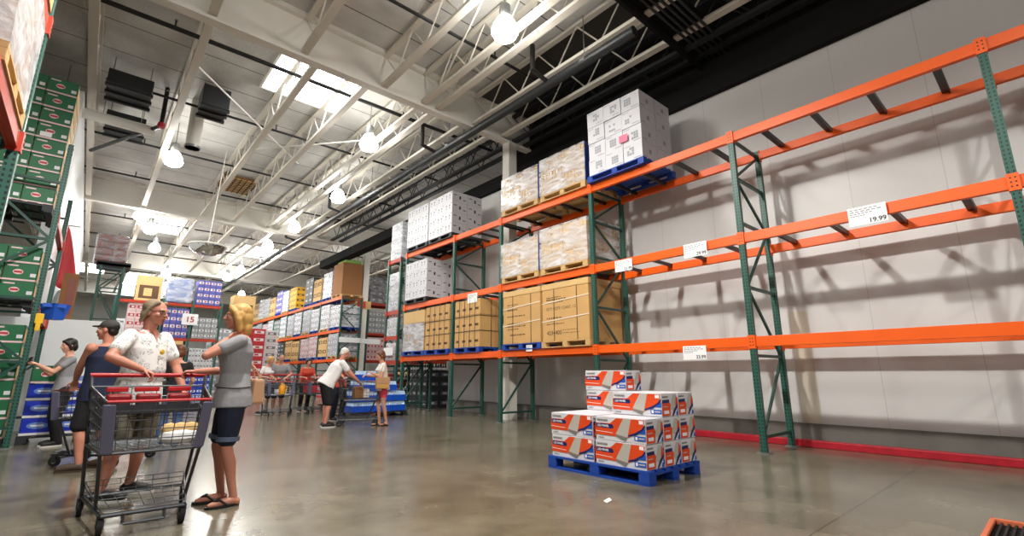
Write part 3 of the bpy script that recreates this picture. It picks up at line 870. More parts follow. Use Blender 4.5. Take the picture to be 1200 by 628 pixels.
# ------------------------------------------------------------------ pallet of printed boxes on the floor
BX, BY, BZ = 0.328, 0.655, 0.254
def deco_box(mb, dx, dy, dz):
    e = -0.0008
    # long face (looking to -x); u runs from the box's left to right as read
    def q(pts, m, k=0):
        mb.face([(e - 0.0002 * k, dy * (1 - u), dz * v) for u, v in reversed(pts)], M[m])
    q([(0.0, 0.22), (0.66, 0.2), (0.95, 0.55), (0.98, 0.95), (0.44, 0.95), (0.31, 0.72), (0.0, 0.7)], 'box_orange')
    q([(0.0, 0.36), (0.36, 0.32), (0.36, 0.34), (0.0, 0.38)], 'paper', 1)
    q([(0.02, 0.52), (0.36, 0.50), (0.385, 0.57), (0.36, 0.68), (0.02, 0.7)], 'box_navy', 1)
    q([(0.58, 0.95), (0.73, 0.95), (0.65, 0.20), (0.42, 0.30)], 'box_grey', 2)
    q([(0.42, 0.30), (0.65, 0.20), (0.61, 0.04), (0.44, 0.18)], 'box_dgrey', 2)
    q([(0.66, 0.30), (0.80, 0.42), (0.92, 0.58), (0.99, 0.78), (0.99, 0.66), (0.93, 0.48), (0.82, 0.33), (0.67, 0.24)], 'box_navy', 2)
    q([(0.84, 0.40), (0.99, 0.40), (0.99, 0.62), (0.95, 0.54)], 'box_blue', 2)
    q([(0.78, 0.12), (0.99, 0.12), (0.99, 0.30), (0.78, 0.30)], 'box_blue', 2)
    q([(0.80, 0.15), (0.84, 0.15), (0.84, 0.27), (0.80, 0.27)], 'paper', 3)
    q([(0.86, 0.18), (0.97, 0.18), (0.97, 0.24), (0.86, 0.24)], 'box_grey', 3)
    q([(0.88, 0.78), (0.96, 0.78), (0.96, 0.92), (0.88, 0.92)], 'paper', 1)
    for k in range(9):
        a = 0.04 + 0.025 * k
        q([(a, 0.80), (a + 0.017, 0.80), (a + 0.017, 0.88), (a, 0.88)], 'box_dgrey', 1)
    for k in range(4):
        a = 0.06 + 0.03 * k
        q([(a, 0.09), (a + 0.02, 0.09), (a + 0.02, 0.14), (a, 0.14)], 'box_dgrey', 1)
    add_text(mb, 'LED PANEL', dz * 0.125, (e - 0.0006, dy * (1 - 0.045), dz * 0.56), (0, -1, 0), (0, 0, 1), M['paper'], bold=True)
    # end face (looking to -y)
    def p(pts, m, k=0):
        mb.face([(dx * u, e - 0.0002 * k, dz * v) for u, v in pts], M[m])
    p([(0.02, 0.04), (0.5, 0.04), (0.55, 0.5), (0.42, 0.68), (0.05, 0.66)], 'box_orange')
    p([(0.04, 0.56), (0.46, 0.58), (0.46, 0.72), (0.04, 0.70)], 'box_navy', 1)
    p([(0.72, 0.92), (0.9, 0.9), (0.76, 0.25), (0.5, 0.32)], 'box_grey', 1)
    p([(0.9, 0.88), (1.0, 0.7), (1.0, 0.3), (0.84, 0.45)], 'box_orange')
    p([(0.6, 0.02), (0.74, 0.3), (0.98, 0.55), (0.98, 0.38), (0.82, 0.2), (0.68, 0.02)], 'box_navy', 2)
    p([(0.86, 0.04), (0.98, 0.04), (0.98, 0.22), (0.9, 0.2)], 'box_blue', 2)
    p([(0.12, 0.12), (0.42, 0.12), (0.42, 0.26), (0.12, 0.26)], 'paper', 1)
    p([(0.1, 0.4), (0.36, 0.4), (0.36, 0.44), (0.1, 0.44)], 'box_grey', 1)
    p([(0.06, 0.8), (0.4, 0.8), (0.4, 0.86), (0.06, 0.86)], 'box_dgrey', 1)
    # far end looks the same as printed card: plain orange band
    mb.face([(dx * u, dy + 0.0008, dz * v) for u, v in [(0.9, 0.05), (0.3, 0.05), (0.3, 0.65), (0.9, 0.65)]], M['box_orange'])
bx_me = carton_mesh('ledbox', BX, BY, BZ, 'white_card', deco_box, bevel=0.004)
PX, PY = 4.43, 2.95
pallet('scuffed blue pallet on the concrete floor under the orange and white printed boxes', (PX, PY, 0), 1.42, 1.02, 'blue_pallet', h=0.14)
bn = 0
LW = ['bottom layer', 'second layer', 'third layer', 'topmost layer']
plan = {0: [(r, c) for r in range(3) for c in (0, 1)], 1: [(r, c) for r in range(3) for c in (0, 1)], 2: [(1, 0), (2, 0), (2, 1)], 3: [(2, 1)]}
for L, cells in plan.items():
    for (r, c) in cells:
        x = PX + 0.02 + r * (BX + 0.012) + random.uniform(-0.004, 0.004)
        y = PY + 0.03 + c * (BY + 0.035) + random.uniform(-0.006, 0.006)
        carton(bx_me, (x, y, 0.141 + L * BZ), 'orange and white printed box, %s, %s row, %s stack on the blue pallet' % (LW[L], ['front', 'middle', 'rear'][r], ['right', 'left'][c]), 'printed boxes on the blue floor pallet', R(random.uniform(-0.4, 0.4)), 'box', 'printed_box')

sc_ = tag(MB().raw([(0, 0, 0.002), (0.10, 0.02, 0.004), (0.13, 0.07, 0.012), (0.03, 0.06, 0.003)], [(0, 1, 2, 3)], M['paper']).build('paper_scrap'), 'small white scrap of paper on the concrete floor before the blue pallet', 'paper')
sc_.location = (3.62, 2.86, 0.001)
sm_ = sc_.modifiers.new('thickness', 'SOLIDIFY'); sm_.thickness = 0.001

# ------------------------------------------------------------------ farther racks and goods
M['c_white'] = mat('pale_goods_card', rgb(222, 222, 226), 0.5, var=0.06)
M['c_grey'] = mat('grey_goods_card', rgb(158, 162, 166), 0.5, var=0.1)
M['c_yellow'] = mat('yellow_goods_card', rgb(232, 176, 32), 0.5, var=0.08)
M['c_black'] = mat('dark_goods_card', rgb(52, 54, 58), 0.45, var=0.15)
M['c_red'] = mat('red_goods_card', rgb(186, 44, 52), 0.5, var=0.12)
M['c_blue'] = mat('blue_goods_card', rgb(32, 70, 190), 0.5, var=0.12)
M['c_violet'] = mat('violet_goods_card', rgb(96, 96, 176), 0.5, var=0.12)
M['c_green'] = mat('green_goods_card', rgb(22, 102, 62), 0.45, var=0.15)
M['c_pink'] = mat('pale_pink_card', rgb(226, 196, 196), 0.5, var=0.08)
M['c_lblue'] = mat('light_blue_film', rgb(108, 140, 210), 0.25, var=0.08)
M['beer_blue'] = mat('deep_blue_carton', rgb(14, 44, 178), 0.4, var=0.06)
M['copper'] = mat('brown_red_goods', rgb(134, 66, 52), 0.45, var=0.2, scale=9)
M['bottle_dark'] = mat('dark_wine_glass', rgb(46, 18, 26), 0.12, spec=0.7)
M['bottle_green'] = mat('green_wine_glass', rgb(34, 56, 30), 0.12, spec=0.7)
M['bottle_amber'] = mat('amber_glass', rgb(150, 96, 30), 0.12, spec=0.7)
M['water_blue'] = mat('blue_water_film', rgb(16, 84, 206), 0.14, var=0.2, scale=14, bump=0.6, bscale=22, spec=0.7)
M['water_clear'] = mat('clear_water_film', rgb(186, 214, 244), 0.12, var=0.12, scale=14, bump=0.6, bscale=22, spec=0.7)

def deco_plain(c1, c2):
    def f(mb, dx, dy, dz):
        fx(mb, -0.0008, dy * 0.12, dy * 0.88, dz * 0.35, dz * 0.72, M[c1])
        fx(mb, -0.0014, dy * 0.3, dy * 0.62, dz * 0.42, dz * 0.64, M[c2])
        fy(mb, -0.0008, dx * 0.12, dx * 0.88, dz * 0.35, dz * 0.72, M[c1])
        fy(mb, -0.0014, dx * 0.3, dx * 0.62, dz * 0.42, dz * 0.64, M[c2])
    return f
DEC = {k: deco_plain(*v) for k, v in dict(white=('print_grey', 'c_white'), grey=('c_white', 'print_grey'), yellow=('c_black', 'c_yellow'), black=('print_grey', 'c_white'),
       red=('c_white', 'c_red'), blue=('c_white', 'c_blue'), violet=('c_white', 'c_red'), tan=('print_brown', 'cardboard_light'), pink=('c_red', 'c_white'), green=('c_white', 'c_red')).items()}
CMAT = dict(white='c_white', grey='c_grey', yellow='c_yellow', black='c_black', red='c_red', blue='c_blue', violet='c_violet', tan='cardboard_light', pink='c_pink', green='c_green', brown='cardboard_dark')

def goods(label, x, y, z, dx, dy, dz, kind, cols=2, rows=3, deep=2, wrap=None, group=None, rz=0, name='goods_load'):
    """a bound load of cartons standing on its pallet"""
    t = thing(name, label, 'pallet load', (x, y, z), rz, group)
    cx, cy, cz = dx / deep, dy / cols, dz / rows
    me = carton_mesh(('g', kind, round(cx, 3), round(cy, 3), round(cz, 3)), cx - 0.004, cy - 0.004, cz - 0.004, CMAT[kind], DEC.get(kind))
    for r in range(rows):
        for c in range(cols):
            for d in range(deep):
                link('carton', me, t, (d * cx, c * cy, r * cz))
    if wrap:
        MB().box(-0.012, dx + 0.012, -0.012, dy + 0.012, 0.002, dz + 0.012, M[wrap]).build('stretch_wrap', t, bevel=0.03)
    return t

# the long aisle rack, three tiers of goods running into the distance
AX, AXB = 9.0, 10.0
AF = [22.8, 25.6, 28.4, 31.2, 34.0, 36.8, 39.6, 42.4]
ALV = [(1.85, 'bottom'), (3.25, 'middle'), (4.86, 'top')]
for i, y in enumerate(AF):
    frame('green frame of the long aisle rack, %s from its near end' % ORD[i], AX, y, AXB - AX, 4.86, 'aisle rack frames', [0.3, 1.3, 2.2, 3.1, 4.0, 4.7])
for i in range(len(AF) - 1):
    for z, nm in ALV:
        rack_beam('orange front beam of the long aisle rack, %s level, %s bay from its near end' % (nm, ORD[i]), AX, AF[i], AF[i + 1], z, 0.13, group='aisle rack beams')
        rack_beam('orange rear beam of the long aisle rack, %s level, %s bay from its near end' % (nm, ORD[i]), AXB, AF[i], AF[i + 1], z, 0.13, group='aisle rack beams', face=1)
KN = dict(white='white', grey='grey', yellow='yellow', black='dark', red='red', blue='blue', violet='violet', tan='tan', pink='pale pink', green='green', brown='brown')
seqs = {'top': ['brown', 'white', 'tan', 'black', None, 'yellow', 'white', 'violet', 'tan', 'grey', 'white', 'tan', 'grey', 'white'],
        'middle': ['white', 'white', 'white', 'grey', 'white', 'grey', 'white', 'green', 'white', 'pink', 'grey', 'white', 'tan', 'white'],
        'bottom': ['grey', 'tan', 'pink', 'pink', 'tan', 'tan', 'black', 'white', 'grey', 'pink', 'tan', 'white', 'grey', 'tan']}
rnd = random.Random(5)
for z, nm in ALV:
    for k, kd in enumerate(seqs[nm]):
        if kd is None: continue
        b = k // 2
        y0 = AF[b] + 0.1 + (k % 2) * 1.33
        w = 1.24
        hh = {'top': rnd.uniform(1.15, 1.45), 'middle': rnd.uniform(1.05, 1.25), 'bottom': rnd.uniform(0.95, 1.1)}[nm]
        if kd == 'brown': hh = 1.6
        lab_ = '%s load, %s on the %s level of the long aisle rack' % (KN[kd], ORD[k], nm)
        pallet('pallet under the ' + lab_, (AX - 0.05, y0, z + 0.002), w, 1.08, 'blue_pallet' if rnd.random() < 0.65 else 'wood', 0.13, 'pallets of the aisle rack', parts=False)
        goods(lab_, AX - 0.03, y0 + 0.02, z + 0.134, 1.04, w - 0.04, hh, kd, 2 if kd != 'brown' else 1, 4 if kd not in ('brown', 'tan') else (1 if kd == 'brown' else 2), 2 if kd != 'brown' else 1, 'wrap_thin' if kd in ('white', 'grey', 'pink', 'green') else None, 'goods on the aisle rack')
tag(MB().box(9.1, 9.95, 22.98, 24.0, 6.602, 6.78, M['lgreen']).build('green_bundle', bevel=0.04), 'light green wrapped bundle on top of the big brown carton', 'bundle')
# goods on the floor below the aisle rack
for k in range(8):
    kd = ['black', 'red', 'green', 'tan', 'grey', 'black', 'red', 'white'][k]
    goods('%s goods on the floor under the long aisle rack, %s bay' % (KN[kd], ORD[k // 2]), AX + 0.05, AF[k // 2] + 0.15 + (k % 2) * 1.3, 0.0, 0.9, 1.15, 1.1, kd, 4, 4, 1, None, 'goods on the aisle rack')
# sign on the white column
t = thing('aisle_sign', 'small orange number sign fixed to the white column by the aisle rack', 'sign', (10.07, 23.02, 4.55))
MB().box(-0.3, 0.52, -0.02, 0.0, -0.2, 0.2, M['cardboard_light']).build('board', t)
MB().box(-0.22, 0.24, -0.024, -0.02, -0.17, 0.17, M['box_orange']).build('number_panel', t)
sb = MB(); add_text(sb, '352', 0.26, (0.01, -0.026, -0.095), (1, 0, 0), (0, 0, 1), M['red_paint'], 'CENTER', True); sb.build('lettering', t)
# white rail signs in front of the aisle rack end
for k, (x, y, z, w, l_) in enumerate([(8.97, 22.755, 2.62, 1.05, 'end of the aisle rack'), (10.12, 23.05, 2.62, 1.1, 'column and the short rack')]):
    tag(MB().box(x, x + w, y - 0.02, y, z, z + 0.24, M['paper']).build('header_sign', bevel=0.004), 'blank white header board at the %s' % l_, 'sign')

# short rack just past the end of the long one
for k, (y, h) in enumerate([(14.34, 5.0), (15.2, 5.05)]):
    frame('green frame of the short rack past the strapped loads, %s one' % ('nearer' if k == 0 else 'farther'), 7.6, y, 0.95, h, 'short rack frames')
for z, nm in [(1.55, 'bottom'), (2.35, 'second'), (3.2, 'third'), (5.0, 'top')]:
    for xx, side in ((7.6, 'front'), (8.55, 'rear')):
        rack_beam('short orange %s beam at the %s level past the end of the long rack' % (side, nm), xx, 14.34, 15.2, z, 0.12, m='orange_dull', group='short rack beams', face=-1 if side == 'front' else 1)
for z, h, kd, nm in [(1.56, 0.55, 'pink', 'bottom'), (2.36, 0.6, 'white', 'second'), (3.21, 1.3, 'grey', 'third'), (5.01, 1.3, 'white', 'top')]:
    goods('%s wrapped goods on the %s level of the short rack' % (KN[kd], nm), 7.6, 14.4, z, 0.9, 0.74, h, kd, 2, 3, 2, 'wrap', 'goods on the short rack')
price_c = MB().box(7.5, 7.51, 14.45, 15.1, 1.72, 1.98, M['paper']).box(7.51, 7.56, 14.75, 14.8, 1.8, 1.86, M['galv']).build('price_sign')
tag(price_c, 'blank white card low on the short rack above the lady with the tan bag', 'price sign')

# bottle shelves behind the end of the long rack
t = thing('bottle_shelf', 'dark shelf unit of bottles beyond the last green frame, under the orange beam', 'shelf', (8.4, 16.0, 0))
for k in range(4):
    MB().box(0, 2.4, 0, 0.6, 0.12 + 0.36 * k, 0.15 + 0.36 * k, M['dark_steel']).build('shelf_board', t)
for a in (0, 2.36):
    for b in (0, 0.56):
        MB().box(a, a + 0.04, b, b + 0.04, 0, 1.55, M['dark_steel']).build('post', t)
bot = {}
for nm in ('bottle_dark', 'bottle_green', 'bottle_amber'):
    bot[nm] = MB().lathe([(0.036, 0), (0.038, 0.01), (0.038, 0.17), (0.03, 0.2), (0.014, 0.225), (0.014, 0.285), (0.016, 0.29)], (0, 0, 0), M[nm], 10).lathe([(0.0385, 0.05), (0.0385, 0.13)], (0, 0, 0), M['paper'], 10, cap=False).mesh('bottle', smooth=True)
for k in range(4):
    for j in range(20):
        nm = ['bottle_dark', 'bottle_green', 'bottle_dark', 'bottle_amber'][(k + j // 5) % 4]
        o = link('bottle', bot[nm], None, (8.5 + 0.115 * j, 16.12, 0.152 + 0.36 * k))
        tag(o, 'wine bottle, %s along the %s shelf of the dark bottle unit' % (ORD[j], ['lowest', 'second', 'third', 'uppermost'][k]), 'bottle', 'bottles on the dark shelf unit')
for j in range(5):
    goods('red and dark cartons beyond the bottle shelf, %s from the aisle' % ORD[j], 8.4 + j * 1.2, 17.2, 0, 1.1, 0.9, 1.1 + 0.12 * (j % 2), ['red', 'tan', 'black', 'green', 'red'][j], 3, 4, 3, None, 'cartons beyond the bottle shelf')
goods('dark cartons stacked behind the last bay below the orange beam', 8.75, 14.3, 0.0, 1.0, 1.3, 1.25, 'black', 4, 4, 2)

# racks across the end of the aisle, behind the man and the woman
BYY = 26.0
bfx = [0.6, 2.25, 3.35, 4.5]
for k, x in enumerate(bfx):
    frame('green frame of the cross rack behind the shopping couple, %s from its cooler end' % ORD[k], x, BYY, 1.0, 4.4, 'cross rack frames', [0.3, 1.3, 2.3, 3.3, 4.2], rz=R(90))
for k in range(3):
    for z, nm in [(1.35, 'bottom'), (2.7, 'middle'), (4.25, 'top')]:
        rack_beam('dull red front beam of the cross rack, %s level, %s bay' % (nm, ORD[k]), BYY, bfx[k], bfx[k + 1], z, 0.13, 'orange_dull', 'cross rack beams', along='x')
def crossgoods(label, x, w, z, h, kind, cols=4, rows=4, wrap=None, y=BYY):
    return goods(label, x + w, y, z, 0.95, w, h, kind, cols, rows, 1, wrap, 'goods on the cross rack', R(90))
for (x, w, z, h, kd, l_) in [(2.34, 0.92, 1.37, 0.9, 'blue', 'blue cases'), (2.34, 0.92, 2.72, 1.3, 'violet', 'violet and red cases'), (3.44, 0.97, 2.72, 0.95, 'grey', 'grey cases'), (3.44, 0.97, 1.37, 0.9, 'white', 'white cases'),
                          (1.05, 1.1, 2.72, 1.4, 'pink', 'pale pink cases'), (1.05, 1.1, 1.37, 0.9, 'red', 'red cases'), (2.34, 0.92, 0.0, 1.0, 'black', 'dark cases'), (3.44, 0.97, 0.0, 1.0, 'blue', 'blue floor cases'), (1.05, 1.1, 0, 1.0, 'white', 'pale floor cases'),
                          (3.44, 0.97, 4.27, 1.15, 'violet', 'violet patterned cases')]:
    crossgoods('stack of %s on the cross rack behind the shopping couple' % l_, x, w, z, h, kd)
t = thing('wrapped_load', 'light blue load in stretch wrap on the top of the cross rack', 'wrapped load', (2.33, BYY - 0.05, 4.27))
MB().box(0, 0.92, 0, 0.95, 0, 1.08, M['c_lblue']).build('body', t, bevel=0.06)
MB().box(-0.03, 0.95, -0.03, 0.98, 0.01, 1.14, M['wrap']).build('stretch_wrap', t, bevel=0.08)
t = thing('price_board', 'white price board with red figures on the cross rack', 'price sign', (3.3, 25.92, 3.55))
MB().box(-0.3, 0.3, -0.02, 0, -0.25, 0.25, M['paper']).build('board', t)
sb = MB(); add_text(sb, '15', 0.34, (0, -0.022, -0.12), (1, 0, 0), (0, 0, 1), M['red_paint'], 'CENTER', True); sb.build('lettering', t)
for k, (x, y, kd, h) in enumerate([(5.6, 27.0, 'red', 3.4), (7.0, 30.0, 'white', 3.6), (5.2, 32.0, 'grey', 3.0), (-0.3, 30.0, 'violet', 3.4), (0.9, 38.0, 'white', 4.5), (3.8, 40.0, 'tan', 4.2), (6.6, 40.0, 'grey', 4.4)]):
    goods('tall stack of %s cases far down the store, %s in distance' % (KN[kd], ORD[k]), x, y, 0, 1.2, 1.2, h, kd, 3, 9, 2, None, 'tall stacks at the far end')
for k, (x, y, z0) in enumerate([(5.3, 27.6, 3.42), (1.3, 28.2, 4.03)]):
    t = goods('big tan carton set high up %s' % ('behind the blond woman' if k == 0 else 'above the man in the white shirt'), x, y, z0, 1.0, 1.0, 1.7, 'tan', 1, 1, 1)
    if k == 1:
        frame('green frame holding the tan carton above the man', x + 0.05, y + 0.1, 0.9, 4.0, 'far rack frames', [0.3, 1.5, 2.7, 3.8])
        frame('green rear frame holding the tan carton above the man', x + 0.05, y + 0.9, 0.9, 4.0, 'far rack frames', [0.3, 1.5, 2.7, 3.8])

# narrow tall rack with a wrapped load, left of the aisle end
for k, y in enumerate((22.0, 23.1)):
    frame('narrow tall green frame by the cooler wall, %s one' % ('nearer' if k == 0 else 'farther'), -0.06, y, 0.64, 4.9, 'narrow rack frames', [1.9, 3.0, 4.1, 4.8])
MB_ = MB().box(-0.2, 0.76, 21.9, 23.2, 4.905, 5.0, M['black_pallet']).box(-0.2, 0.76, 21.9, 22.0, 4.905, 5.05, M['black_pallet'])
tag(MB_.build('pallet', bevel=0.01), 'black pallet under the brown red wrapped load on the narrow tall rack', 'pallet')
t = thing('wrapped_load', 'brown red load in shiny stretch wrap on the narrow tall rack', 'wrapped load', (-0.3, 21.95, 5.055))
for r in range(4):
    for c in range(2):
        MB().box(0.02 + c * 0.44, 0.02 + c * 0.44 + 0.42, 0.02, 1.1, r * 0.24, r * 0.24 + 0.225, M['copper']).build('carton', t, bevel=0.03)
MB().box(-0.03, 0.93, -0.03, 1.15, 0, 1.0, M['wrap_thin']).build('stretch_wrap', t, bevel=0.12)

# left-hand rack with green cases
LXF = -0.72
frame('big green frame in front of the green drinks cases at the left', LXF - 1.1, 10.85, 1.1, 5.0, 'green case rack frames', [0.3, 1.3, 2.3, 3.3, 4.3, 5.3])
frame('big green frame of the rack of green cases, farther one', LXF - 1.1, 13.4, 1.1, 4.7, 'green case rack frames', [0.3, 1.3, 2.3, 3.3, 4.3])
for z, nm in [(2.16, 'lower'), (3.78, 'upper')]:
    for xx, side in ((LXF, 'aisle side'), (LXF - 1.1, 'rear')):
        rack_beam('dark beam of the rack of green cases, %s level, %s' % (nm, side), xx, 10.85, 13.4, z, 0.14, m='orange_dull', group='green case rack beams', face=1 if side == 'aisle side' else -1)
    pallet('black pallet under the green cases at the %s level' % nm, (LXF - 1.32, 10.95, z + 0.002), 1.2, 1.25, 'black_pallet', parts=False)
pallet('black pallet on the floor under the green cases', (LXF - 1.32, 10.95, 0.0), 1.2, 1.25, 'black_pallet', parts=False)
def deco_soda(mb, dx, dy, dz):
    fy(mb, -0.0008, 0.0, dx, 0.0, dz * 0.1, M['c_pink'])
    fy(mb, -0.0008, dx * 0.08, dx * 0.4, dz * 0.8, dz * 0.88, M['c_pink'])
    pts = []
    for k in range(14):
        a = 2 * math.pi * k / 14
        pts.append((dx * 0.42 + dx * 0.15 * math.cos(a), -0.001, dz * 0.5 + dz * 0.15 * math.sin(a)))
    mb.face(pts, M['c_pink'])
    fy(mb, -0.0016, dx * 0.3, dx * 0.54, dz * 0.44, dz * 0.56, M['c_red'])
    fy(mb, -0.0012, dx * 0.78, dx * 0.95, dz * 0.25, dz * 0.45, M['c_white'])
    mb.face([(dx + 0.0008, 0, 0), (dx + 0.0008, dy, 0), (dx + 0.0008, dy, dz * 0.8), (dx + 0.0008, 0, dz * 0.8)], M['cardboard_light'])
gw, gd, gh = 0.405, 0.58, 0.29
gme = carton_mesh('soda', gw, gd, gh, 'c_green', deco_soda)
for base, rows, nm in [(0.137, 6, 'floor'), (2.16 + 0.139, 3, 'middle'), (3.78 + 0.139, 8, 'top')]:
    for r in range(rows):
        for c in range(3):
            for d in range(2 if c == 2 else 1):
                carton(gme, (LXF - 1.3 + c * 0.41, 11.0 + d * 0.585, base + r * 0.292), 'green drinks case, %s tier, %s row up, %s column, %s' % (nm, ORD[r], ['far left', 'middle', 'aisle side'][c], 'front' if d == 0 else 'behind'), 'green drinks cases', cat='case', name='drinks_case')
tag(MB().box(-1.15, -1.0, 10.985, 10.992, 5.12, 5.2, M['paper']).build('case_label'), 'small white label stuck on the green cases near their top', 'label')
t = thing('plastic_bin', 'small blue plastic bin hooked on the big green frame', 'bin', (-0.5, 10.85, 1.98))
MB().lathe([(0.13, 0), (0.19, 0.24), (0.2, 0.25)], (0.0, 0, 0), M['box_blue'], 4).build('tub', t)
MB().box(-0.14, 0.14, -0.15, -0.14, 0.19, 0.25, M['box_blue']).build('lip', t)
tag(MB().box(-0.70, -0.60, 10.72, 10.79, 1.9, 2.06, M['yellow']).box(-0.68, -0.62, 10.7, 10.72, 1.78, 1.92, M['yellow']).build('beam_lock', bevel=0.01), 'yellow beam lock on the big green frame beside the blue bin', 'lock')

# banner and goods hanging on the cooler wall
t = thing('hanging_banner', 'dark red hanging cloth banner beside the white cooler wall', 'banner', (-0.9, 16.4, 3.3))
bb = MB(); vs = []; NB = 10
for k in range(NB + 1):
    for j in range(7):
        v = k / NB; u = j / 6
        wd = 0.06 + 0.34 * v ** 0.8
        vs.append((0.02 + u * wd + 0.03 * v, 0.04 * math.sin(u * 9 + v * 3) * v, 1.55 * (1 - v) - 0.1 * v * math.sin(u * 5)))
fs = [(k * 7 + j, k * 7 + j + 1, (k + 1) * 7 + j + 1, (k + 1) * 7 + j) for k in range(NB) for j in range(6)]
bb.raw(vs, fs, M['c_red'])
bo = bb.build('cloth', t, smooth=True); sm = bo.modifiers.new('thickness', 'SOLIDIFY'); sm.thickness = 0.02
MB().tube((-0.02, 0, 1.56), (0.3, 0, 1.56), 0.015, M['galv'], 8).build('pole', t)
t = thing('foil_bundle', 'silver foil bundle hanging below the dark red banner', 'bundle', (-0.66, 16.4, 2.72))
MB().lathe([(0.02, 0.5), (0.12, 0.42), (0.17, 0.26), (0.18, 0.12), (0.12, 0.02), (0.02, 0)], (0, 0, 0), M['galv'], 9).build('foil', t)
MB().box(-0.02, 0.02, -0.02, 0.02, 0.48, 0.62, M['galv']).build('hook', t)
t = thing('display_board', 'narrow brown and red picture board standing on the white cooler wall', 'board', (-0.52, 14.1, 2.265))
MB().box(-0.1, 0.16, -0.03, 0.03, 0, 1.0, M['cardboard_dark']).build('board', t)
MB().box(0.0, 0.13, -0.035, -0.03, 0.1, 0.9, M['copper']).build('picture_panel', t)

# a second row of racks beyond the white column, side on
for k, x in enumerate((10.9, 13.4, 15.9)):
    frame('green frame of the rack row beyond the white column, %s from the column' % ORD[k], x, 24.0, 1.0, 4.9, 'rack frames beyond the column', [0.3, 1.3, 2.2, 3.1, 4.0, 4.7], rz=R(90))
for k, (xa, xb) in enumerate(((10.9, 13.4), (13.4, 15.9))):
    for z, nm in ALV:
        for yy, sd in ((24.0, 'front'), (25.0, 'rear')):
            rack_beam('orange %s beam beyond the white column, %s level, %s bay' % (sd, nm, ORD[k]), yy, xa, xb, z, 0.13, 'orange_dull', 'rack beams beyond the column', along='x')
for z, nm, kds in [(0.0, 'floor', ('black', 'red', 'tan', 'grey')), (1.852, 'bottom', ('pink', 'white', 'grey', 'tan')), (3.252, 'middle', ('grey', 'pink', 'white', 'grey')), (4.862, 'top', ('black', 'violet', 'white', 'tan'))]:
    for k, kd in enumerate(kds):
        goods('%s goods beyond the white column, %s level, %s from it' % (KN[kd], nm, ORD[k]), 10.98 + (k // 2) * 2.5 + (k % 2) * 1.18 + 1.12, 24.02, z, 1.0, 1.12, 1.15 if nm != 'top' else 1.4, kd, 3, 4, 1, 'wrap_thin' if kd in ('black', 'white') else None, 'goods beyond the white column', R(90))

# near rack high at the left edge, with a wrapped load
frame('green frame of the near rack in the upper left corner', -1.85, 5.86, 1.1, 5.3, None, [2.6, 3.1, 3.9, 4.6, 5.1])
frame('green frame of the near rack beside the camera, other end', -1.85, 3.1, 1.1, 5.3, None, [2.6, 3.1, 3.9, 4.6, 5.1])
for z, nm in ((3.2, 'lower'), (4.4, 'upper')):
    for xx, side in ((-0.75, 'aisle side'), (-1.85, 'rear')):
        rack_beam('red %s beam of the near rack, %s, in the upper left corner' % (nm, side), xx, 3.1, 5.86, z, 0.14, m='orange_dull', group='near rack beams', face=1 if side == 'aisle side' else -1)
pallet('wooden pallet under the silver wrapped load in the upper left corner', (-1.86, 4.45, 3.202), 1.28, 1.15, 'wood')
wrapped('silver stretch-wrapped tan load in the upper left corner', -1.84, 4.47, 5.72, 3.34, 4.2, 1.1, 'cardboard', 3, 2, wrap='wrap_white')
pallet('wooden pallet on the upper beams of the near rack', (-1.86, 4.45, 4.402), 1.28, 1.15, 'wood')
wrapped('upper silver stretch-wrapped load of the near rack above the other', -1.84, 4.47, 5.72, 4.54, 5.5, 1.1, 'cardboard', 3, 2, wrap='wrap_white')

# blue drinks cartons on a low pallet by the green rack
def deco_beer(mb, dx, dy, dz):
    pts = [(dx * 0.5 + dx * 0.32 * math.cos(2 * math.pi * k / 16), -0.001, dz * 0.55 + dz * 0.2 * math.sin(2 * math.pi * k / 16)) for k in range(16)]
    mb.face(pts, M['c_lblue'])
    fy(mb, -0.0014, dx * 0.3, dx * 0.7, dz * 0.5, dz * 0.6, M['c_white'])
    fy(mb, -0.0008, 0, dx, 0, dz * 0.14, M['c_white'])
bme = carton_mesh('beer', 0.40, 0.3, 0.27, 'beer_blue', deco_beer)
pallet('black pallet on the floor under the blue drinks cartons', (-0.66, 11.25, 0), 0.9, 1.5, 'black_pallet', parts=False)
for r, n in ((0, 3), (1, 2), (2, 2)):
    for c in range(n):
        carton(bme, (-0.64 + c * 0.41, 11.3, 0.137 + r * 0.275), 'bright blue drinks carton, %s row, %s from the green rack' % (['bottom', 'middle', 'top'][r], ORD[c]), 'blue drinks cartons', cat='carton', name='drinks_carton')
carton(gme, (-0.63, 11.28, 0.963), 'green drinks case standing on top of the bright blue drinks cartons', cat='case', name='drinks_case')
tag(MB().box(-0.2, 0.14, 11.32, 11.58, 0.963, 1.16, M['c_white']).box(-0.19, 0.13, 11.318, 11.32, 1.0, 1.08, M['c_lblue']).build('soft_pack', bevel=0.0), 'white soft pack standing on top of the bright blue drinks cartons', 'pack')
tag(MB().box(0.22, 0.6, 11.3, 11.6, 0.413, 0.5, M['c_white']).build('flat_carton', bevel=0.005), 'flat white carton beside the blue drinks cartons', 'carton')

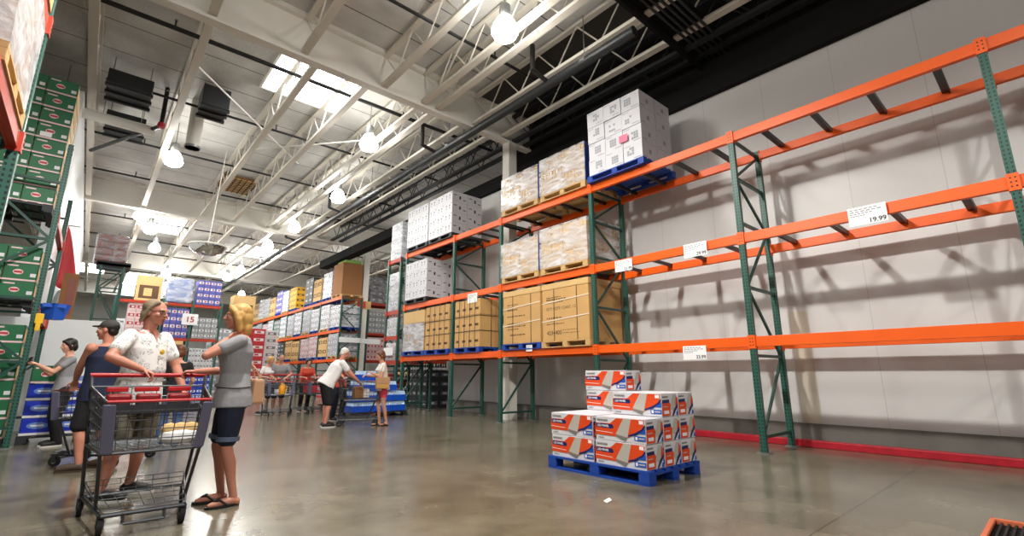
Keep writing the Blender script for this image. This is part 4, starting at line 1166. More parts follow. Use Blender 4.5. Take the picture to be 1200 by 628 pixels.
# pallet of bottled water behind the stooping man
pallet('black pallet under the packs of bottled water', (5.35, 12.35, 0), 1.5, 1.6, 'black_pallet', parts=False)
def water_pack():
    mb = MB()
    for i in range(6):
        for j in range(4):
            mb.lathe([(0.029, 0), (0.031, 0.02), (0.028, 0.08), (0.031, 0.13), (0.031, 0.17), (0.014, 0.225), (0.014, 0.25)], (0.034 + i * 0.0625, 0.034 + j * 0.0635, 0.0), M['water_clear'], 8)
    mb.box(0, 0.378, 0, 0.258, 0.0, 0.155, M['water_blue'])
    return mb.mesh('water_pack', smooth=True)
wm = water_pack()
for L in range(4):
    for i in range(4 if L < 2 else 3):
        for j in range(3 if L < 2 else 2):
            if L == 3 and (i == 2 or j == 1): continue
            o = link('water_pack', wm, None, (5.38 + i * 0.385 + (0.1 if L > 1 else 0), 12.4 + j * 0.27, 0.137 + L * 0.27))
            tag(o, 'blue pack of bottled water, %s layer, %s along, %s row back' % (ROW[L] if L < 3 else 'top', ORD[i], ORD[j]), 'water pack', 'packs of bottled water')

# orange mesh basket at the lower right corner
t = thing('mesh_basket', 'orange rimmed black mesh basket on the floor in the lower right corner', 'basket', (4.98, 0.5, 0))
M['pale_orange'] = mat('pale_orange_plastic', rgb(214, 112, 74), 0.5)
bk = MB()
for a, b, c, d in ((-0.75, -0.72, -0.52, 0.03), (-0.05, -0.02, -0.52, 0.03), (-0.75, -0.02, 0.0, 0.03), (-0.75, -0.02, -0.52, -0.49)):
    bk.box(a, b, c, d, 0.02, 0.12, M['pale_orange'])
bk.build('rim', t, bevel=0.008)
bg = MB()
for k in range(15):
    bg.box(-0.74, -0.03, -0.49 + 0.035 * k, -0.478 + 0.035 * k, 0.085, 0.1, M['rubber'])
for k in range(13):
    bg.box(-0.70 + 0.055 * k, -0.685 + 0.055 * k, -0.5, 0.01, 0.075, 0.09, M['rubber'])
bg.box(-0.74, -0.03, -0.5, 0.01, 0.0, 0.02, M['rubber'])
bg.build('mesh_grid', t)

# ------------------------------------------------------------------ shopping carts
def make_cart(label, loc, rz):
    """nose towards -y, handle towards +y"""
    t = thing('shopping_cart', label, 'shopping cart', loc, rz)
    g, wv = M['cart_frame'], M['grey_wire']
    def lerp(a, b, k): return a + (b - a) * k
    YF, YR = -0.45, 0.40
    def xw(y, z):      # half width of the basket
        k = (y - YF) / (YR - YF)
        return lerp(0.295, 0.375, k) + 0.03 * (z - 0.57) / 0.4
    def ztop(y): return lerp(0.91, 1.0, (y - YF) / (YR - YF))
    ZB = 0.57
    b = MB()
    r = 0.0032
    # floor of the basket
    for k in range(11):
        y = lerp(YF, YR, k / 10); b.tube((-xw(y, ZB), y, ZB), (xw(y, ZB), y, ZB), r, wv, 5)
    for k in range(11):
        u = -1 + 2 * k / 10; b.tube((u * xw(YF, ZB), YF, ZB), (u * xw(YR, ZB), YR, ZB), r, wv, 5)
    # front, sides
    for k in range(10):
        u = -1 + 2 * k / 9
        b.tube((u * xw(YF, ZB), YF, ZB), (u * xw(YF, 0.9), YF - 0.03, 0.91), r, wv, 5)
        b.tube((u * xw(YR, ZB), YR, ZB), (u * xw(YR, 1.0), YR + 0.02, 1.0), r, wv, 5)
    for sx in (-1, 1):
        for k in range(13):
            y = lerp(YF, YR, k / 12); b.tube((sx * xw(y, ZB), y, ZB), (sx * xw(y, ztop(y)), y, ztop(y)), r, wv, 5)
        for k in range(1, 5):
            q = k / 5
            b.tube((sx * xw(YF, lerp(ZB, 0.91, q)), YF - 0.03 * q, lerp(ZB, 0.91, q)), (sx * xw(YR, lerp(ZB, 1.0, q)), YR + 0.02 * q, lerp(ZB, 1.0, q)), r, wv, 5)
    for k in range(1, 5):
        q = k / 5; z = lerp(ZB, 0.91, q)
        b.tube((-xw(YF, z), YF - 0.03 * q, z), (xw(YF, z), YF - 0.03 * q, z), r * 1.2, wv, 5)
        z = lerp(ZB, 1.0, q)
        b.tube((-xw(YR, z), YR + 0.02 * q, z), (xw(YR, z), YR + 0.02 * q, z), r, wv, 5)
    b.build('basket', t)
    rim = MB()
    c = [(-xw(YR, 1.0), YR + 0.02, 1.0), (-xw(YF, 0.91), YF - 0.03, 0.91), (xw(YF, 0.91), YF - 0.03, 0.91), (xw(YR, 1.0), YR + 0.02, 1.0)]
    rim.path([c[1], c[0], c[3], c[2]], 0.008, M['grey_wire'], 6)
    rim.build('rim', t)
    MB().tube(c[1], c[2], 0.011, M['red_plastic'], 8).build('front_trim', t, smooth=True)
    # corner bumpers at the nose
    for sx in (-1, 1):
        MB().raw([(sx * (xw(YF, z) - a), YF - e - 0.03 * (z - ZB) / 0.34, z) for z in (0.55, 0.89) for a, e in ((0.055, 0.018), (-0.02, 0.018), (-0.02, -0.07), (0.0, -0.07))],
                 [(0, 1, 5, 4), (1, 2, 6, 5), (2, 3, 7, 6), (3, 0, 4, 7), (0, 3, 2, 1), (4, 5, 6, 7)], M['bumper']).build('bumper', t, bevel=0.008)
    # handle
    MB().tube((-0.43, 0.52, 1.095), (0.43, 0.52, 1.095), 0.019, M['red_plastic'], 12).build('handle', t, smooth=True)
    f = MB()
    for sx in (-1, 1):
        f.path([(sx * 0.245, -0.42, 0.135), (sx * 0.345, 0.40, 0.135), (sx * 0.375, 0.30, 0.55), (sx * 0.41, 0.44, 0.98), (sx * 0.42, 0.52, 1.095)], 0.0135, g, 8)
        f.tube((sx * 0.375, 0.30, 0.55), (sx * 0.30, -0.43, 0.55), 0.0125, g, 8)
        f.tube((sx * 0.27, -0.2, 0.14), (sx * 0.305, -0.36, 0.55), 0.0125, g, 8)
    f.tube((-0.245, -0.42, 0.135), (0.245, -0.42, 0.135), 0.016, g, 8).tube((-0.345, 0.4, 0.135), (0.345, 0.4, 0.135), 0.0135, g, 8)
    f.tube((-0.3, -0.43, 0.55), (0.3, -0.43, 0.55), 0.0125, g, 8).tube((-0.375, 0.3, 0.55), (0.375, 0.3, 0.55), 0.0125, g, 8)
    f.build('frame', t, smooth=True)
    MB().path([(-0.12, -0.43, 0.135), (-0.12, -0.46, 0.075), (0.12, -0.46, 0.075), (0.12, -0.43, 0.135)], 0.011, g, 8).build('nose_loop', t, smooth=True)
    tr = MB()
    for k in range(9):
        u = -1 + 2 * k / 8
        tr.tube((u * 0.25, -0.40, 0.165), (u * 0.34, 0.38, 0.165), 0.003, wv, 5)
    for k in range(5):
        y = lerp(-0.40, 0.38, k / 4); w = lerp(0.25, 0.34, k / 4)
        tr.tube((-w, y, 0.168), (w, y, 0.168), 0.0035, wv, 5)
    for z in (0.21, 0.25):
        tr.path([(-0.25, -0.4, 0.165), (-0.335, 0.38, z), (0.335, 0.38, z), (0.25, -0.4, 0.165)], 0.0035, wv, 5)
    for k in range(7):
        u = -1 + 2 * k / 6
        tr.tube((u * 0.335, 0.38, 0.165), (u * 0.335, 0.38, 0.25), 0.003, wv, 5)
    tr.build('lower_tray', t)
    # child seat at the handle end
    st = MB()
    st.box(-0.35, 0.35, 0.21, 0.225, 0.78, 0.85, M['cart_dark'])
    st.box(-0.35, 0.35, 0.22, 0.40, 0.775, 0.79, M['cart_dark'])
    st.build('child_seat', t)
    for x0, x1 in ((-0.31, -0.16), (-0.12, 0.06), (0.12, 0.3)):
        MB().box(x0, x1, 0.375, 0.395, 0.955, 0.995, M['red_plastic']).build('seat_flap', t, bevel=0.008)
    for sx in (-1, 1):
        for y, x in ((-0.38, 0.24), (0.37, 0.345)):
            cb = MB()
            cb.wheel((sx * x, y, 0.063), (1, 0, 0), 0.063, 0.032, M['rubber'], 16)
            cs = cb.build('caster', t, smooth=True)
            MB().box(sx * x - 0.024, sx * x - 0.018, y - 0.025, y + 0.025, 0.05, 0.13, g).box(sx * x + 0.018, sx * x + 0.024, y - 0.025, y + 0.025, 0.05, 0.13, g).box(sx * x - 0.024, sx * x + 0.024, y - 0.025, y + 0.025, 0.125, 0.137, g).build('fork', cs)
            MB().wheel((sx * x, y, 0.063), (1, 0, 0), 0.03, 0.036, M['galv'], 12).build('hub', cs)
    return t
M['cart_frame'] = mat('cart_tube', rgb(70, 72, 76), 0.35, metal=0.6)
M['cart_dark'] = mat('dark_seat_plastic', rgb(44, 44, 50), 0.5)
cart0 = make_cart('shopping cart with bread inside, between the man in white and the blond woman', (0.48, 5.03, 0), R(0))
def cart(label, loc, rz):
    return dup(cart0, loc, R(rz), label)
cart('shopping cart held by the man in the navy sleeveless top', (0.34, 8.36, 0), -127)
cart('shopping cart with an orange juice jug, pushed by the couple by the aisle rack', (4.17, 14.55, 0), -10)
cart('shopping cart between the stooping man and the lady in pink shorts', (4.82, 10.75, 0), 62)
cart('shopping cart half hidden behind the stooping man in the white top', (5.12, 14.85, 0), 12)
# goods in the carts
t = thing('bread_pack', 'tan bread rolls in a white plastic bag inside the nearest cart', 'bread', (0.66, 4.84, 0.577))
MB().lathe([(0.11, 0), (0.14, 0.03), (0.13, 0.075), (0.06, 0.09)], (0, 0, 0), M['paper'], 12).build('bag', t, smooth=True)
for k in range(3):
    MB().lathe([(0.01, 0.05), (0.055, 0.06), (0.065, 0.10), (0.045, 0.135), (0.005, 0.145)], (-0.07 + 0.07 * k, 0.01 * (k % 2), 0), M['cardboard_light'], 10).build('roll', t, smooth=True)
t = thing('juice_jug', 'orange juice jug hanging at the nose of the couple\'s cart', 'jug', (4.12, 14.0, 0.585))
MB().lathe([(0.075, 0), (0.085, 0.02), (0.085, 0.19), (0.05, 0.26), (0.03, 0.29)], (0, 0.13, 0), M['yellow_orange'], 14).build('body', t, smooth=True)
MB().lathe([(0.034, 0.29), (0.034, 0.32)], (0, 0.13, 0), M['lgreen'], 12).build('cap', t)
MB().path([(0.075, 0.13, 0.22), (0.115, 0.13, 0.2), (0.115, 0.13, 0.1), (0.08, 0.13, 0.08)], 0.012, M['yellow'], 8).build('handle', t, smooth=True)
for k, (x, y, z, d, mt, l_) in enumerate([(0.1, 8.44, 0.585, (0.26, 0.24, 0.3), 'c_red', 'red carton in the cart of the man in navy'), (0.4, 8.2, 0.585, (0.2, 0.26, 0.25), 'c_white', 'white pack in the cart of the man in navy'),
                                      (4.1, 14.6, 0.585, (0.28, 0.2, 0.12), 'c_white', 'white tray in the cart with the orange juice'), (4.65, 10.62, 0.585, (0.2, 0.2, 0.26), 'cardboard_dark', 'brown bag of goods in the stooping man\'s cart'), (4.86, 10.8, 0.585, (0.22, 0.2, 0.2), 'c_white', 'pale pack in the stooping man\'s cart'), (4.95, 14.75, 0.585, (0.34, 0.26, 0.2), 'c_red', 'red carton in the half hidden cart')]):
    o = carton_mesh(('cartitem', k), d[0], d[1], d[2], mt, None, 0.012)
    carton(o, (x, y, z), l_, cat='package', name='package')
# flat hand truck beside the aisle
t = thing('hand_truck', 'low black flat truck on the floor behind the packs of bottled water', 'hand truck', (6.3, 16.0, 0))
MB().box(-0.4, 0.7, -0.3, 0.3, 0.12, 0.17, M['rubber']).build('platform', t, bevel=0.01)
for sx in (-0.3, 0.6):
    for y in (-0.22, 0.22):
        MB().wheel((sx, y, 0.06), (0, 1, 0), 0.06, 0.04, M['rubber'], 12).build('wheel', t)

# clear tubs of berries in the child seat of the nearest cart
M['berry'] = mat('red_berries', rgb(150, 22, 30), 0.35, var=0.4, scale=40)
for k, (x, l_) in enumerate([(-0.22, 'left'), (-0.02, 'middle'), (0.2, 'right')]):
    p_ = Matrix.Translation(cart0.location) @ Matrix.Rotation(R(0), 4, 'Z') @ Vector((x, 0.31, 0.79))
    t = thing('berry_tub', 'clear tub of red berries in the child seat of the nearest cart, %s one' % l_, 'tub', p_, R(0), 'berry tubs in the child seat')
    MB().box(-0.08, 0.08, -0.065, 0.065, 0.0, 0.09, M['cart_dark']).build('tub', t, bevel=0.012)
    MB().box(-0.085, 0.085, -0.07, 0.07, 0.09, 0.15, M['berry']).build('berries', t, bevel=0.02)

# ------------------------------------------------------------------ people
V = Vector
M['skin_tan'] = mat('tanned_skin', rgb(200, 146, 120), 0.5, var=0.06, scale=9)
M['skin_fair'] = mat('fair_skin', rgb(222, 164, 138), 0.5, var=0.06, scale=9)
M['skin_red'] = mat('sunburnt_skin', rgb(196, 132, 110), 0.5, var=0.07, scale=9)
M['hair_blond'] = mat('blond_hair', rgb(206, 160, 90), 0.5, var=0.35, scale=24, bump=0.25, bscale=40)
M['hair_grey'] = mat('grey_blond_hair', rgb(146, 128, 104), 0.55, var=0.35, scale=24, bump=0.25, bscale=40)
M['hair_dark'] = mat('dark_hair', rgb(28, 22, 22), 0.5, var=0.3, scale=30)
M['hair_brown'] = mat('brown_hair', rgb(104, 60, 38), 0.5, var=0.3, scale=30)
M['hair_white'] = mat('white_hair', rgb(220, 214, 206), 0.6, var=0.1)
M['tee_grey'] = mat('heather_grey_cotton', rgb(150, 150, 154), 0.85, var=0.12, scale=40, bump=0.35, bscale=9)
M['denim'] = mat('dark_denim', rgb(24, 32, 54), 0.8, var=0.25, scale=30, bump=0.3, bscale=12)
M['cuff'] = mat('faded_denim_cuff', rgb(92, 104, 128), 0.8, var=0.2, scale=40)
M['khaki'] = mat('grey_olive_twill', rgb(112, 106, 92), 0.85, var=0.15, scale=18, bump=0.4, bscale=8)
M['navy'] = mat('navy_cotton', rgb(26, 34, 62), 0.85, var=0.12, scale=20, bump=0.3, bscale=8)
M['blackcloth'] = mat('black_cloth', rgb(22, 22, 26), 0.85, var=0.2, scale=20, bump=0.3, bscale=9)
M['whitecloth'] = mat('white_cotton', rgb(234, 232, 232), 0.85, var=0.04, scale=20, bump=0.35, bscale=8)
M['pinkcloth'] = mat('coral_pink_cloth', rgb(232, 74, 100), 0.8, var=0.1, bump=0.3, bscale=9)
M['orangecloth'] = mat('red_cloth', rgb(196, 74, 50), 0.8, var=0.1)
M['jeans'] = mat('blue_jeans', rgb(62, 86, 128), 0.8, var=0.25, scale=25)
M['shoe_black'] = mat('black_shoe', rgb(24, 23, 24), 0.55)
M['shoe_brown'] = mat('brown_shoe', rgb(74, 58, 46), 0.6)
M['sole'] = mat('pale_sole', rgb(206, 204, 200), 0.6)
M['bag_tan'] = mat('tan_leather', rgb(206, 160, 98), 0.45, var=0.06)
M['bag_beige'] = mat('beige_bag', rgb(190, 146, 112), 0.55, var=0.06)
M['cap_grey'] = mat('dark_grey_cap', rgb(66, 62, 60), 0.8, var=0.15)
M['lip'] = mat('lip', rgb(172, 84, 80), 0.45)
M['eye_white'] = mat('eye_white', rgb(236, 232, 228), 0.2)
M['iris'] = mat('iris', rgb(44, 34, 30), 0.2)
M['lens'] = mat('spectacle_lens', rgb(120, 110, 110), 0.1, alpha=0.35)

def printed_cloth():
    m = mat('white_shirt_with_grey_leaf_print', rgb(232, 232, 230), 0.85, bump=0.4, bscale=7)
    nt = m.node_tree; p = nt.nodes['Principled BSDF']
    tc = nt.nodes.new('ShaderNodeTexCoord')
    n = nt.nodes.new('ShaderNodeTexNoise'); n.inputs['Scale'].default_value = 52; n.inputs['Detail'].default_value = 3; n.inputs['Distortion'].default_value = 2.0
    nt.links.new(tc.outputs['Object'], n.inputs['Vector'])
    n2 = nt.nodes.new('ShaderNodeTexVoronoi'); n2.inputs['Scale'].default_value = 17
    nt.links.new(tc.outputs['Object'], n2.inputs['Vector'])
    a = math_node(nt, 'MULTIPLY', math_node(nt, 'GREATER_THAN', n.outputs['Fac'], 0.53), math_node(nt, 'LESS_THAN', n2.outputs['Distance'], 0.5))
    mx = nt.nodes.new('ShaderNodeMix'); mx.data_type = 'RGBA'
    nt.links.new(math_node(nt, 'MULTIPLY', a, 0.8), mx.inputs[0])
    mx.inputs[6].default_value = (*rgb(232, 232, 230), 1); mx.inputs[7].default_value = (*rgb(128, 132, 140), 1)
    nt.links.new(mx.outputs[2], p.inputs['Base Color'])
    return m
M['printed'] = printed_cloth()

def blob(mb, c, r, m, ax=None, n=14, k=10):
    """ellipsoid; ax = (x, y, z) unit axes"""
    ax = ax or (V((1, 0, 0)), V((0, 1, 0)), V((0, 0, 1)))
    c = V(c); vs = []
    for i in range(1, k):
        t = math.pi * i / k
        for j in range(n):
            p = 2 * math.pi * j / n
            vs.append(c + ax[0] * (r[0] * math.sin(t) * math.cos(p)) + ax[1] * (r[1] * math.sin(t) * math.sin(p)) + ax[2] * (r[2] * math.cos(t)))
    a = len(vs); vs.append(c + ax[2] * r[2]); vs.append(c - ax[2] * r[2])
    fs = []
    for i in range(k - 2):
        for j in range(n):
            fs.append((i * n + j, (i + 1) * n + j, (i + 1) * n + (j + 1) % n, i * n + (j + 1) % n))
    for j in range(n):
        fs.append((a, j, (j + 1) % n)); fs.append((a + 1, (k - 2) * n + (j + 1) % n, (k - 2) * n + j))
    return mb.raw(vs, fs, m)
def limb(mb, pts, m, n=12):
    """chain of tapered round segments; pts = [(point, radius)]"""
    for (p0, r0), (p1, r1) in zip(pts[:-1], pts[1:]):
        mb.tube(p0, p1, r0, m, n, r1)
    for p, r in pts:
        blob(mb, p, (r, r, r), m, n=n, k=8)
    return mb
def loft(mb, rings, m, n=24):
    """rings = [(centre, side vector, front vector)] as ellipses, closed at both ends"""
    vs = []
    for c, a, b in rings:
        for i in range(n):
            t = 2 * math.pi * i / n
            ct, s_ = math.cos(t), math.sin(t)
            q = 0.82   # a little squarer than an ellipse
            vs.append(c + a * (math.copysign(abs(ct) ** q, ct)) + b * (math.copysign(abs(s_) ** q, s_)))
    fs = []
    for k in range(len(rings) - 1):
        for i in range(n):
            j = (i + 1) % n
            fs.append((k * n + i, k * n + j, (k + 1) * n + j, (k + 1) * n + i))
    fs += [tuple(range(n - 1, -1, -1)), tuple(range((len(rings) - 1) * n, len(rings) * n))]
    return mb.raw(vs, fs, m)
def grown(mb, name, parent, voxel, m, smooth=6):
    """the shapes in mb joined into one continuous smooth surface"""
    me = mb.mesh('raw')
    bm = bmesh.new(); bm.from_mesh(me); bmesh.ops.recalc_face_normals(bm, faces=bm.faces); bm.to_mesh(me); bm.free()
    o = bpy.data.objects.new('raw', me); COL.objects.link(o)
    r = o.modifiers.new('r', 'REMESH'); r.mode = 'VOXEL'; r.voxel_size = voxel; r.use_smooth_shade = True
    s_ = o.modifiers.new('s', 'SMOOTH'); s_.iterations = smooth; s_.factor = 0.5
    dg = bpy.context.evaluated_depsgraph_get(); dg.update()
    me2 = bpy.data.meshes.new_from_object(o.evaluated_get(dg))
    bpy.data.objects.remove(o); bpy.data.meshes.remove(me)
    me2.name = name
    me2.materials.clear(); me2.materials.append(m)
    me2.polygons.foreach_set('material_index', [0] * len(me2.polygons))
    me2.polygons.foreach_set('use_smooth', [True] * len(me2.polygons))
    return link(name, me2, parent)
def ik(a, b, l1, l2, hint):
    """joint between a and b for bone lengths l1, l2, bent towards hint"""
    d = b - a; L = min(d.length, (l1 + l2) * 0.995); u = d.normalized()
    x = (l1 * l1 - l2 * l2 + L * L) / (2 * L)
    h = math.sqrt(max(0.0, l1 * l1 - x * x))
    hv = hint - u * hint.dot(u)
    if hv.length < 1e-5: hv = V((0, 0, 1))
    return a + u * x + hv.normalized() * h

def hand(mb, w, d, nrm, side, m, sc=1.0, curl=0.5):
    """wrist w, direction d, palm normal nrm, side: +1 thumb towards cross(d, nrm)"""
    d = d.normalized(); nrm = (nrm - d * nrm.dot(d)).normalized(); s_ = d.cross(nrm) * side
    blob(mb, w + d * 0.045 * sc, (0.042 * sc, 0.054 * sc, 0.018 * sc), m, (s_, d, nrm))
    blob(mb, w + d * 0.075 * sc, (0.044 * sc, 0.024 * sc, 0.015 * sc), m, (s_, d, nrm))
    for i, ln in enumerate((0.92, 1.0, 0.95, 0.76)):
        off = 0.033 - 0.0225 * i
        p = w + d * (0.085 * sc) + s_ * (off * sc)
        fan = d + s_ * (off * 1.6)
        a = 0.15
        pts = [(p - d * 0.02 * sc, 0.0095 * sc)]
        pts.append((p, 0.0095 * sc))
        for seg, rr in ((0.042, 0.0088), (0.027, 0.0082), (0.021, 0.0074)):
            a += curl
            v = (fan.normalized() * math.cos(a) + nrm * math.sin(a))
            p = p + v * (seg * ln * sc)
            pts.append((p, rr * sc))
        limb(mb, pts, m, 8)
    p = w + d * 0.022 * sc + s_ * 0.03 * sc
    v1 = (s_ * 0.75 + d * 0.6 + nrm * 0.35).normalized(); v2 = (s_ * 0.25 + d * 0.85 + nrm * 0.5).normalized()
    limb(mb, [(p, 0.013 * sc), (p + v1 * 0.036 * sc, 0.0115 * sc), (p + v1 * 0.036 * sc + v2 * 0.03 * sc, 0.0098 * sc), (p + v1 * 0.036 * sc + v2 * 0.053 * sc, 0.0085 * sc)], m, 8)

def head(mb, c, f, u, m, s=1.0):
    """c: centre of the head, f: where the face looks, u: up along the head"""
    f = f.normalized(); u = (u - f * u.dot(f)).normalized(); r = f.cross(u)
    P = lambda x, y, z: c + r * (x * s) + f * (y * s) + u * (z * s)
    ax = (r, f, u)
    blob(mb, P(0, -0.012, 0.035), (0.076 * s, 0.096 * s, 0.084 * s), m, ax, 18, 14)
    blob(mb, P(0, 0.022, -0.02), (0.064 * s, 0.072 * s, 0.082 * s), m, ax, 18, 14)
    blob(mb, P(0, 0.042, -0.066), (0.043 * s, 0.044 * s, 0.040 * s), m, ax)      # jaw
    blob(mb, P(0, 0.070, -0.092), (0.022 * s, 0.018 * s, 0.018 * s), m, ax)      # chin
    blob(mb, P(0, 0.074, 0.036), (0.052 * s, 0.018 * s, 0.016 * s), m, ax)       # brow
    for x in (-1, 1):
        blob(mb, P(0.043 * x, 0.060, -0.016), (0.022 * s, 0.022 * s, 0.022 * s), m, ax)   # cheeks
        blob(mb, P(0.077 * x, -0.006, 0.0), (0.010 * s, 0.020 * s, 0.034 * s), m, ax)     # ears
    limb(mb, [(P(0, 0.088, 0.026), 0.009 * s), (P(0, 0.104, 0.0), 0.011 * s), (P(0, 0.112, -0.014), 0.0125 * s)], m, 8)  # nose
    for x in (-1, 1):
        blob(mb, P(0.012 * x, 0.098, -0.018), (0.009 * s, 0.010 * s, 0.008 * s), m, ax)
    blob(mb, P(0, 0.090, -0.044), (0.026 * s, 0.012 * s, 0.009 * s), m, ax)      # upper lip
    blob(mb, P(0, 0.086, -0.060), (0.022 * s, 0.012 * s, 0.010 * s), m, ax)      # lower lip
    return P, ax

def face_parts(t, P, ax, s, brow):
    for x in (-1, 1):
        e = blob(MB(), P(0.032 * x, 0.080, 0.012), (0.0145 * s, 0.009 * s, 0.0075 * s), M['eye_white'], ax, 12, 8).build('eye', t, smooth=True)
        blob(MB(), P(0.032 * x, 0.0865, 0.012), (0.0065 * s, 0.004 * s, 0.0065 * s), M['iris'], ax, 10, 8).build('iris', e, smooth=True)
        limb(MB(), [(P(0.015 * x, 0.094, 0.031), 0.004 * s), (P(0.034 * x, 0.092, 0.037), 0.0045 * s), (P(0.053 * x, 0.078, 0.033), 0.003 * s)], brow, 6).build('eyebrow', t, smooth=True)
    lm = MB()
    blob(lm, P(0, 0.0965, -0.0455), (0.023 * s, 0.0075 * s, 0.005 * s), M['lip'], ax)
    blob(lm, P(0, 0.0935, -0.0575), (0.019 * s, 0.0075 * s, 0.006 * s), M['lip'], ax)
    lm.build('lips', t, smooth=True)

def person(label, loc, h, f, feet, wrists, hints, skin, top, bottom, hair, shoes, lean=(0, 0), twist=0.0, look=None, nod=0.0, female=False, belly=0.0, sleeve=0.5, hem=0.10,
           shorts=0.85, vox=0.008, knee=None, palms=None, curls=(0.6, 0.6), heavy=1.0, pelvis=None, loose=0.016, cargo=False, neck_long=0.0, group=None, bend=0.0):
    """feet: [(x, y, heading degrees)] left, right relative to loc; wrists: left, right points relative to loc"""
    t = thing('person', label, 'person', loc, 0, group)
    f = V((f[0], f[1], 0)).normalized(); r = V((f.y, -f.x, 0)); up = V((0, 0, 1))
    k = h / 1.75
    mid = (V((feet[0][0], feet[0][1], 0)) + V((feet[1][0], feet[1][1], 0))) / 2
    pel = (V(pelvis) if pelvis else mid) + up * ((0.525 - 0.03 * bend) * h)
    lv = V((lean[0], lean[1], 0))
    nk = pel + lv + up * (math.sqrt(max(0.02, (0.325 * h) ** 2 - lv.length ** 2)))
    axis = (nk - pel).normalized()
    rs = (Matrix.Rotation(twist, 3, 'Z') @ r)
    fsx = axis.cross(rs) * -1
    if fsx.dot(f) < 0: fsx = -fsx
    fp = f
    wsc = (0.92 if female else 1.0) * heavy
    def ring(q, w, d, off=0.0, inf=0.0):
        c = pel.lerp(nk, q)
        rr = r.lerp(rs, max(0, min(1, q))).normalized()
        ff = axis.cross(rr); ff = ff if ff.dot(f) > 0 else -ff
        return (c + ff * (off * k), rr * ((w * wsc * k) + inf), ff * ((d * wsc * k) + inf))
    hipw = 0.178 if female else 0.165
    waist = 0.132 if female else 0.155
    bust = 0.03 if female else 0.0
    tors = [(-0.16, hipw * 0.86, 0.10, 0.0), (0.0, hipw, 0.118, -0.004), (0.16, hipw * 0.95, 0.115 + belly * 0.6, belly * 0.5), (0.36, waist, 0.104 + belly, belly), (0.56, 0.158, 0.114 + belly * 0.4, belly * 0.4 + bust * 0.3),
            (0.70, 0.172, 0.118 + bust * 0.5, bust * 0.7), (0.84, 0.170, 0.098, 0.0), (0.93, 0.135, 0.074, -0.008), (0.985, 0.075, 0.06, -0.008)]
    sh = [pel.lerp(nk, 0.885) - rs * (0.178 * wsc * k), pel.lerp(nk, 0.885) + rs * (0.178 * wsc * k)]
    lk = V(look).normalized() if look else f
    hd = nk + axis * (0.075 * k) + up * ((0.085 + neck_long) * k) + V((lk.x, lk.y, 0)) * (0.03 * k)
    hf = (lk + up * -nod).normalized(); hu = (up * 0.9 + axis * 0.25 + V((lk.x, lk.y, 0)) * nod * 0.6).normalized()
    UA, FA, TH, SH_ = 0.172 * h, 0.148 * h, 0.236 * h, 0.236 * h
    el = []; wr = []
    for i in (0, 1):
        w = V(wrists[i])
        d = w - sh[i]
        mx = (UA + FA) * 0.99
        if d.length > mx: w = sh[i] + d.normalized() * mx
        el.append(ik(sh[i], w, UA, FA, V(hints[i]))); wr.append(w)
    hips = [pel - r * (0.095 * k * (1.05 if female else 1)) - up * 0.03 * k, pel + r * (0.095 * k * (1.05 if female else 1)) - up * 0.03 * k]
    ank, kn, toe = [], [], []
    for i in (0, 1):
        x, y, hd_deg = feet[i]
        hdv = V((math.cos(R(hd_deg)), math.sin(R(hd_deg)), 0))
        a = V((x, y, 0.075 * k)) - hdv * (0.05 * k)
        ank.append(a); toe.append(hdv)
        kn.append(ik(hips[i], a, TH, SH_, (V(knee[i]) if knee else hdv + f * 0.5)))
    m = skin; b = MB()
    loft(b, [ring(*x) for x in tors], m)
    limb(b, [(nk - axis * 0.05 * k, 0.064 * k), (nk + axis * 0.02 * k, 0.056 * k), (hd - hf * 0.018 * k - hu * 0.045 * k, 0.054 * k)], m)
    P, ax = head(b, hd, hf, hu, m, k * 1.02)
    g = 0.88 if female else 1.0
    for i in (0, 1):
        limb(b, [(sh[i], 0.062 * k * g), (sh[i].lerp(el[i], 0.4), 0.052 * k * g), (el[i], 0.041 * k * g), (el[i].lerp(wr[i], 0.3), 0.043 * k * g), (wr[i], 0.027 * k * g)], m)
        d = (wr[i] - el[i]).normalized()
        pn = V(palms[i]) if palms else V((0, 0, -1))
        sd = 1 if i == 0 else -1
        hand(b, wr[i], d, pn, sd, m, k * (0.9 if female else 1.0), curls[i])
        kk = kn[i]
        limb(b, [(hips[i], 0.092 * k), (hips[i].lerp(kk, 0.45), 0.076 * k), (kk, 0.056 * k * g), (kk.lerp(ank[i], 0.3) - toe[i] * 0.012, 0.057 * k * g), (kk.lerp(ank[i], 0.65), 0.042 * k * g), (ank[i], 0.036 * k * g)], m)
        fo = V((feet[i][0], feet[i][1], 0))
        limb(b, [(ank[i] + V((0, 0, -0.03 * k)), 0.036 * k), (fo + toe[i] * 0.06 * k + up * 0.036 * k, 0.032 * k), (fo + toe[i] * 0.125 * k + up * 0.026 * k, 0.022 * k)], m)
        blob(b, ank[i] - toe[i] * 0.025 * k - up * 0.04 * k, (0.032 * k, 0.034 * k, 0.034 * k), m)
    grown(b, 'body', t, vox, m)
    if vox < 0.0085:
        face_parts(t, P, ax, k * 1.02, hair[1])
    # top
    c = MB(); inf = loose * k
    tr = [ring(-hem, hipw * 1.05, 0.142 + belly * 0.8, belly * 0.5, inf * 1.15), ring(0.0, hipw * 1.03, 0.136 + belly * 0.8, belly * 0.5, inf)] + [ring(*x, inf * (1.0 if x[0] < 0.8 else 0.55)) for x in tors[2:8]]
    loft(c, tr, top)
    if sleeve > 0:
        for i in (0, 1):
            e = sh[i].lerp(el[i], sleeve)
            limb(c, [(sh[i] - axis * 0.006, 0.062 * k * g + inf * 0.4), (e, 0.054 * k * g + inf * 0.75)], top)
    grown(c, 'shirt' if not female else 'top', t, max(vox, 0.008), top, 4)
    # shorts or trousers
    c = MB(); inf2 = 0.013 * k
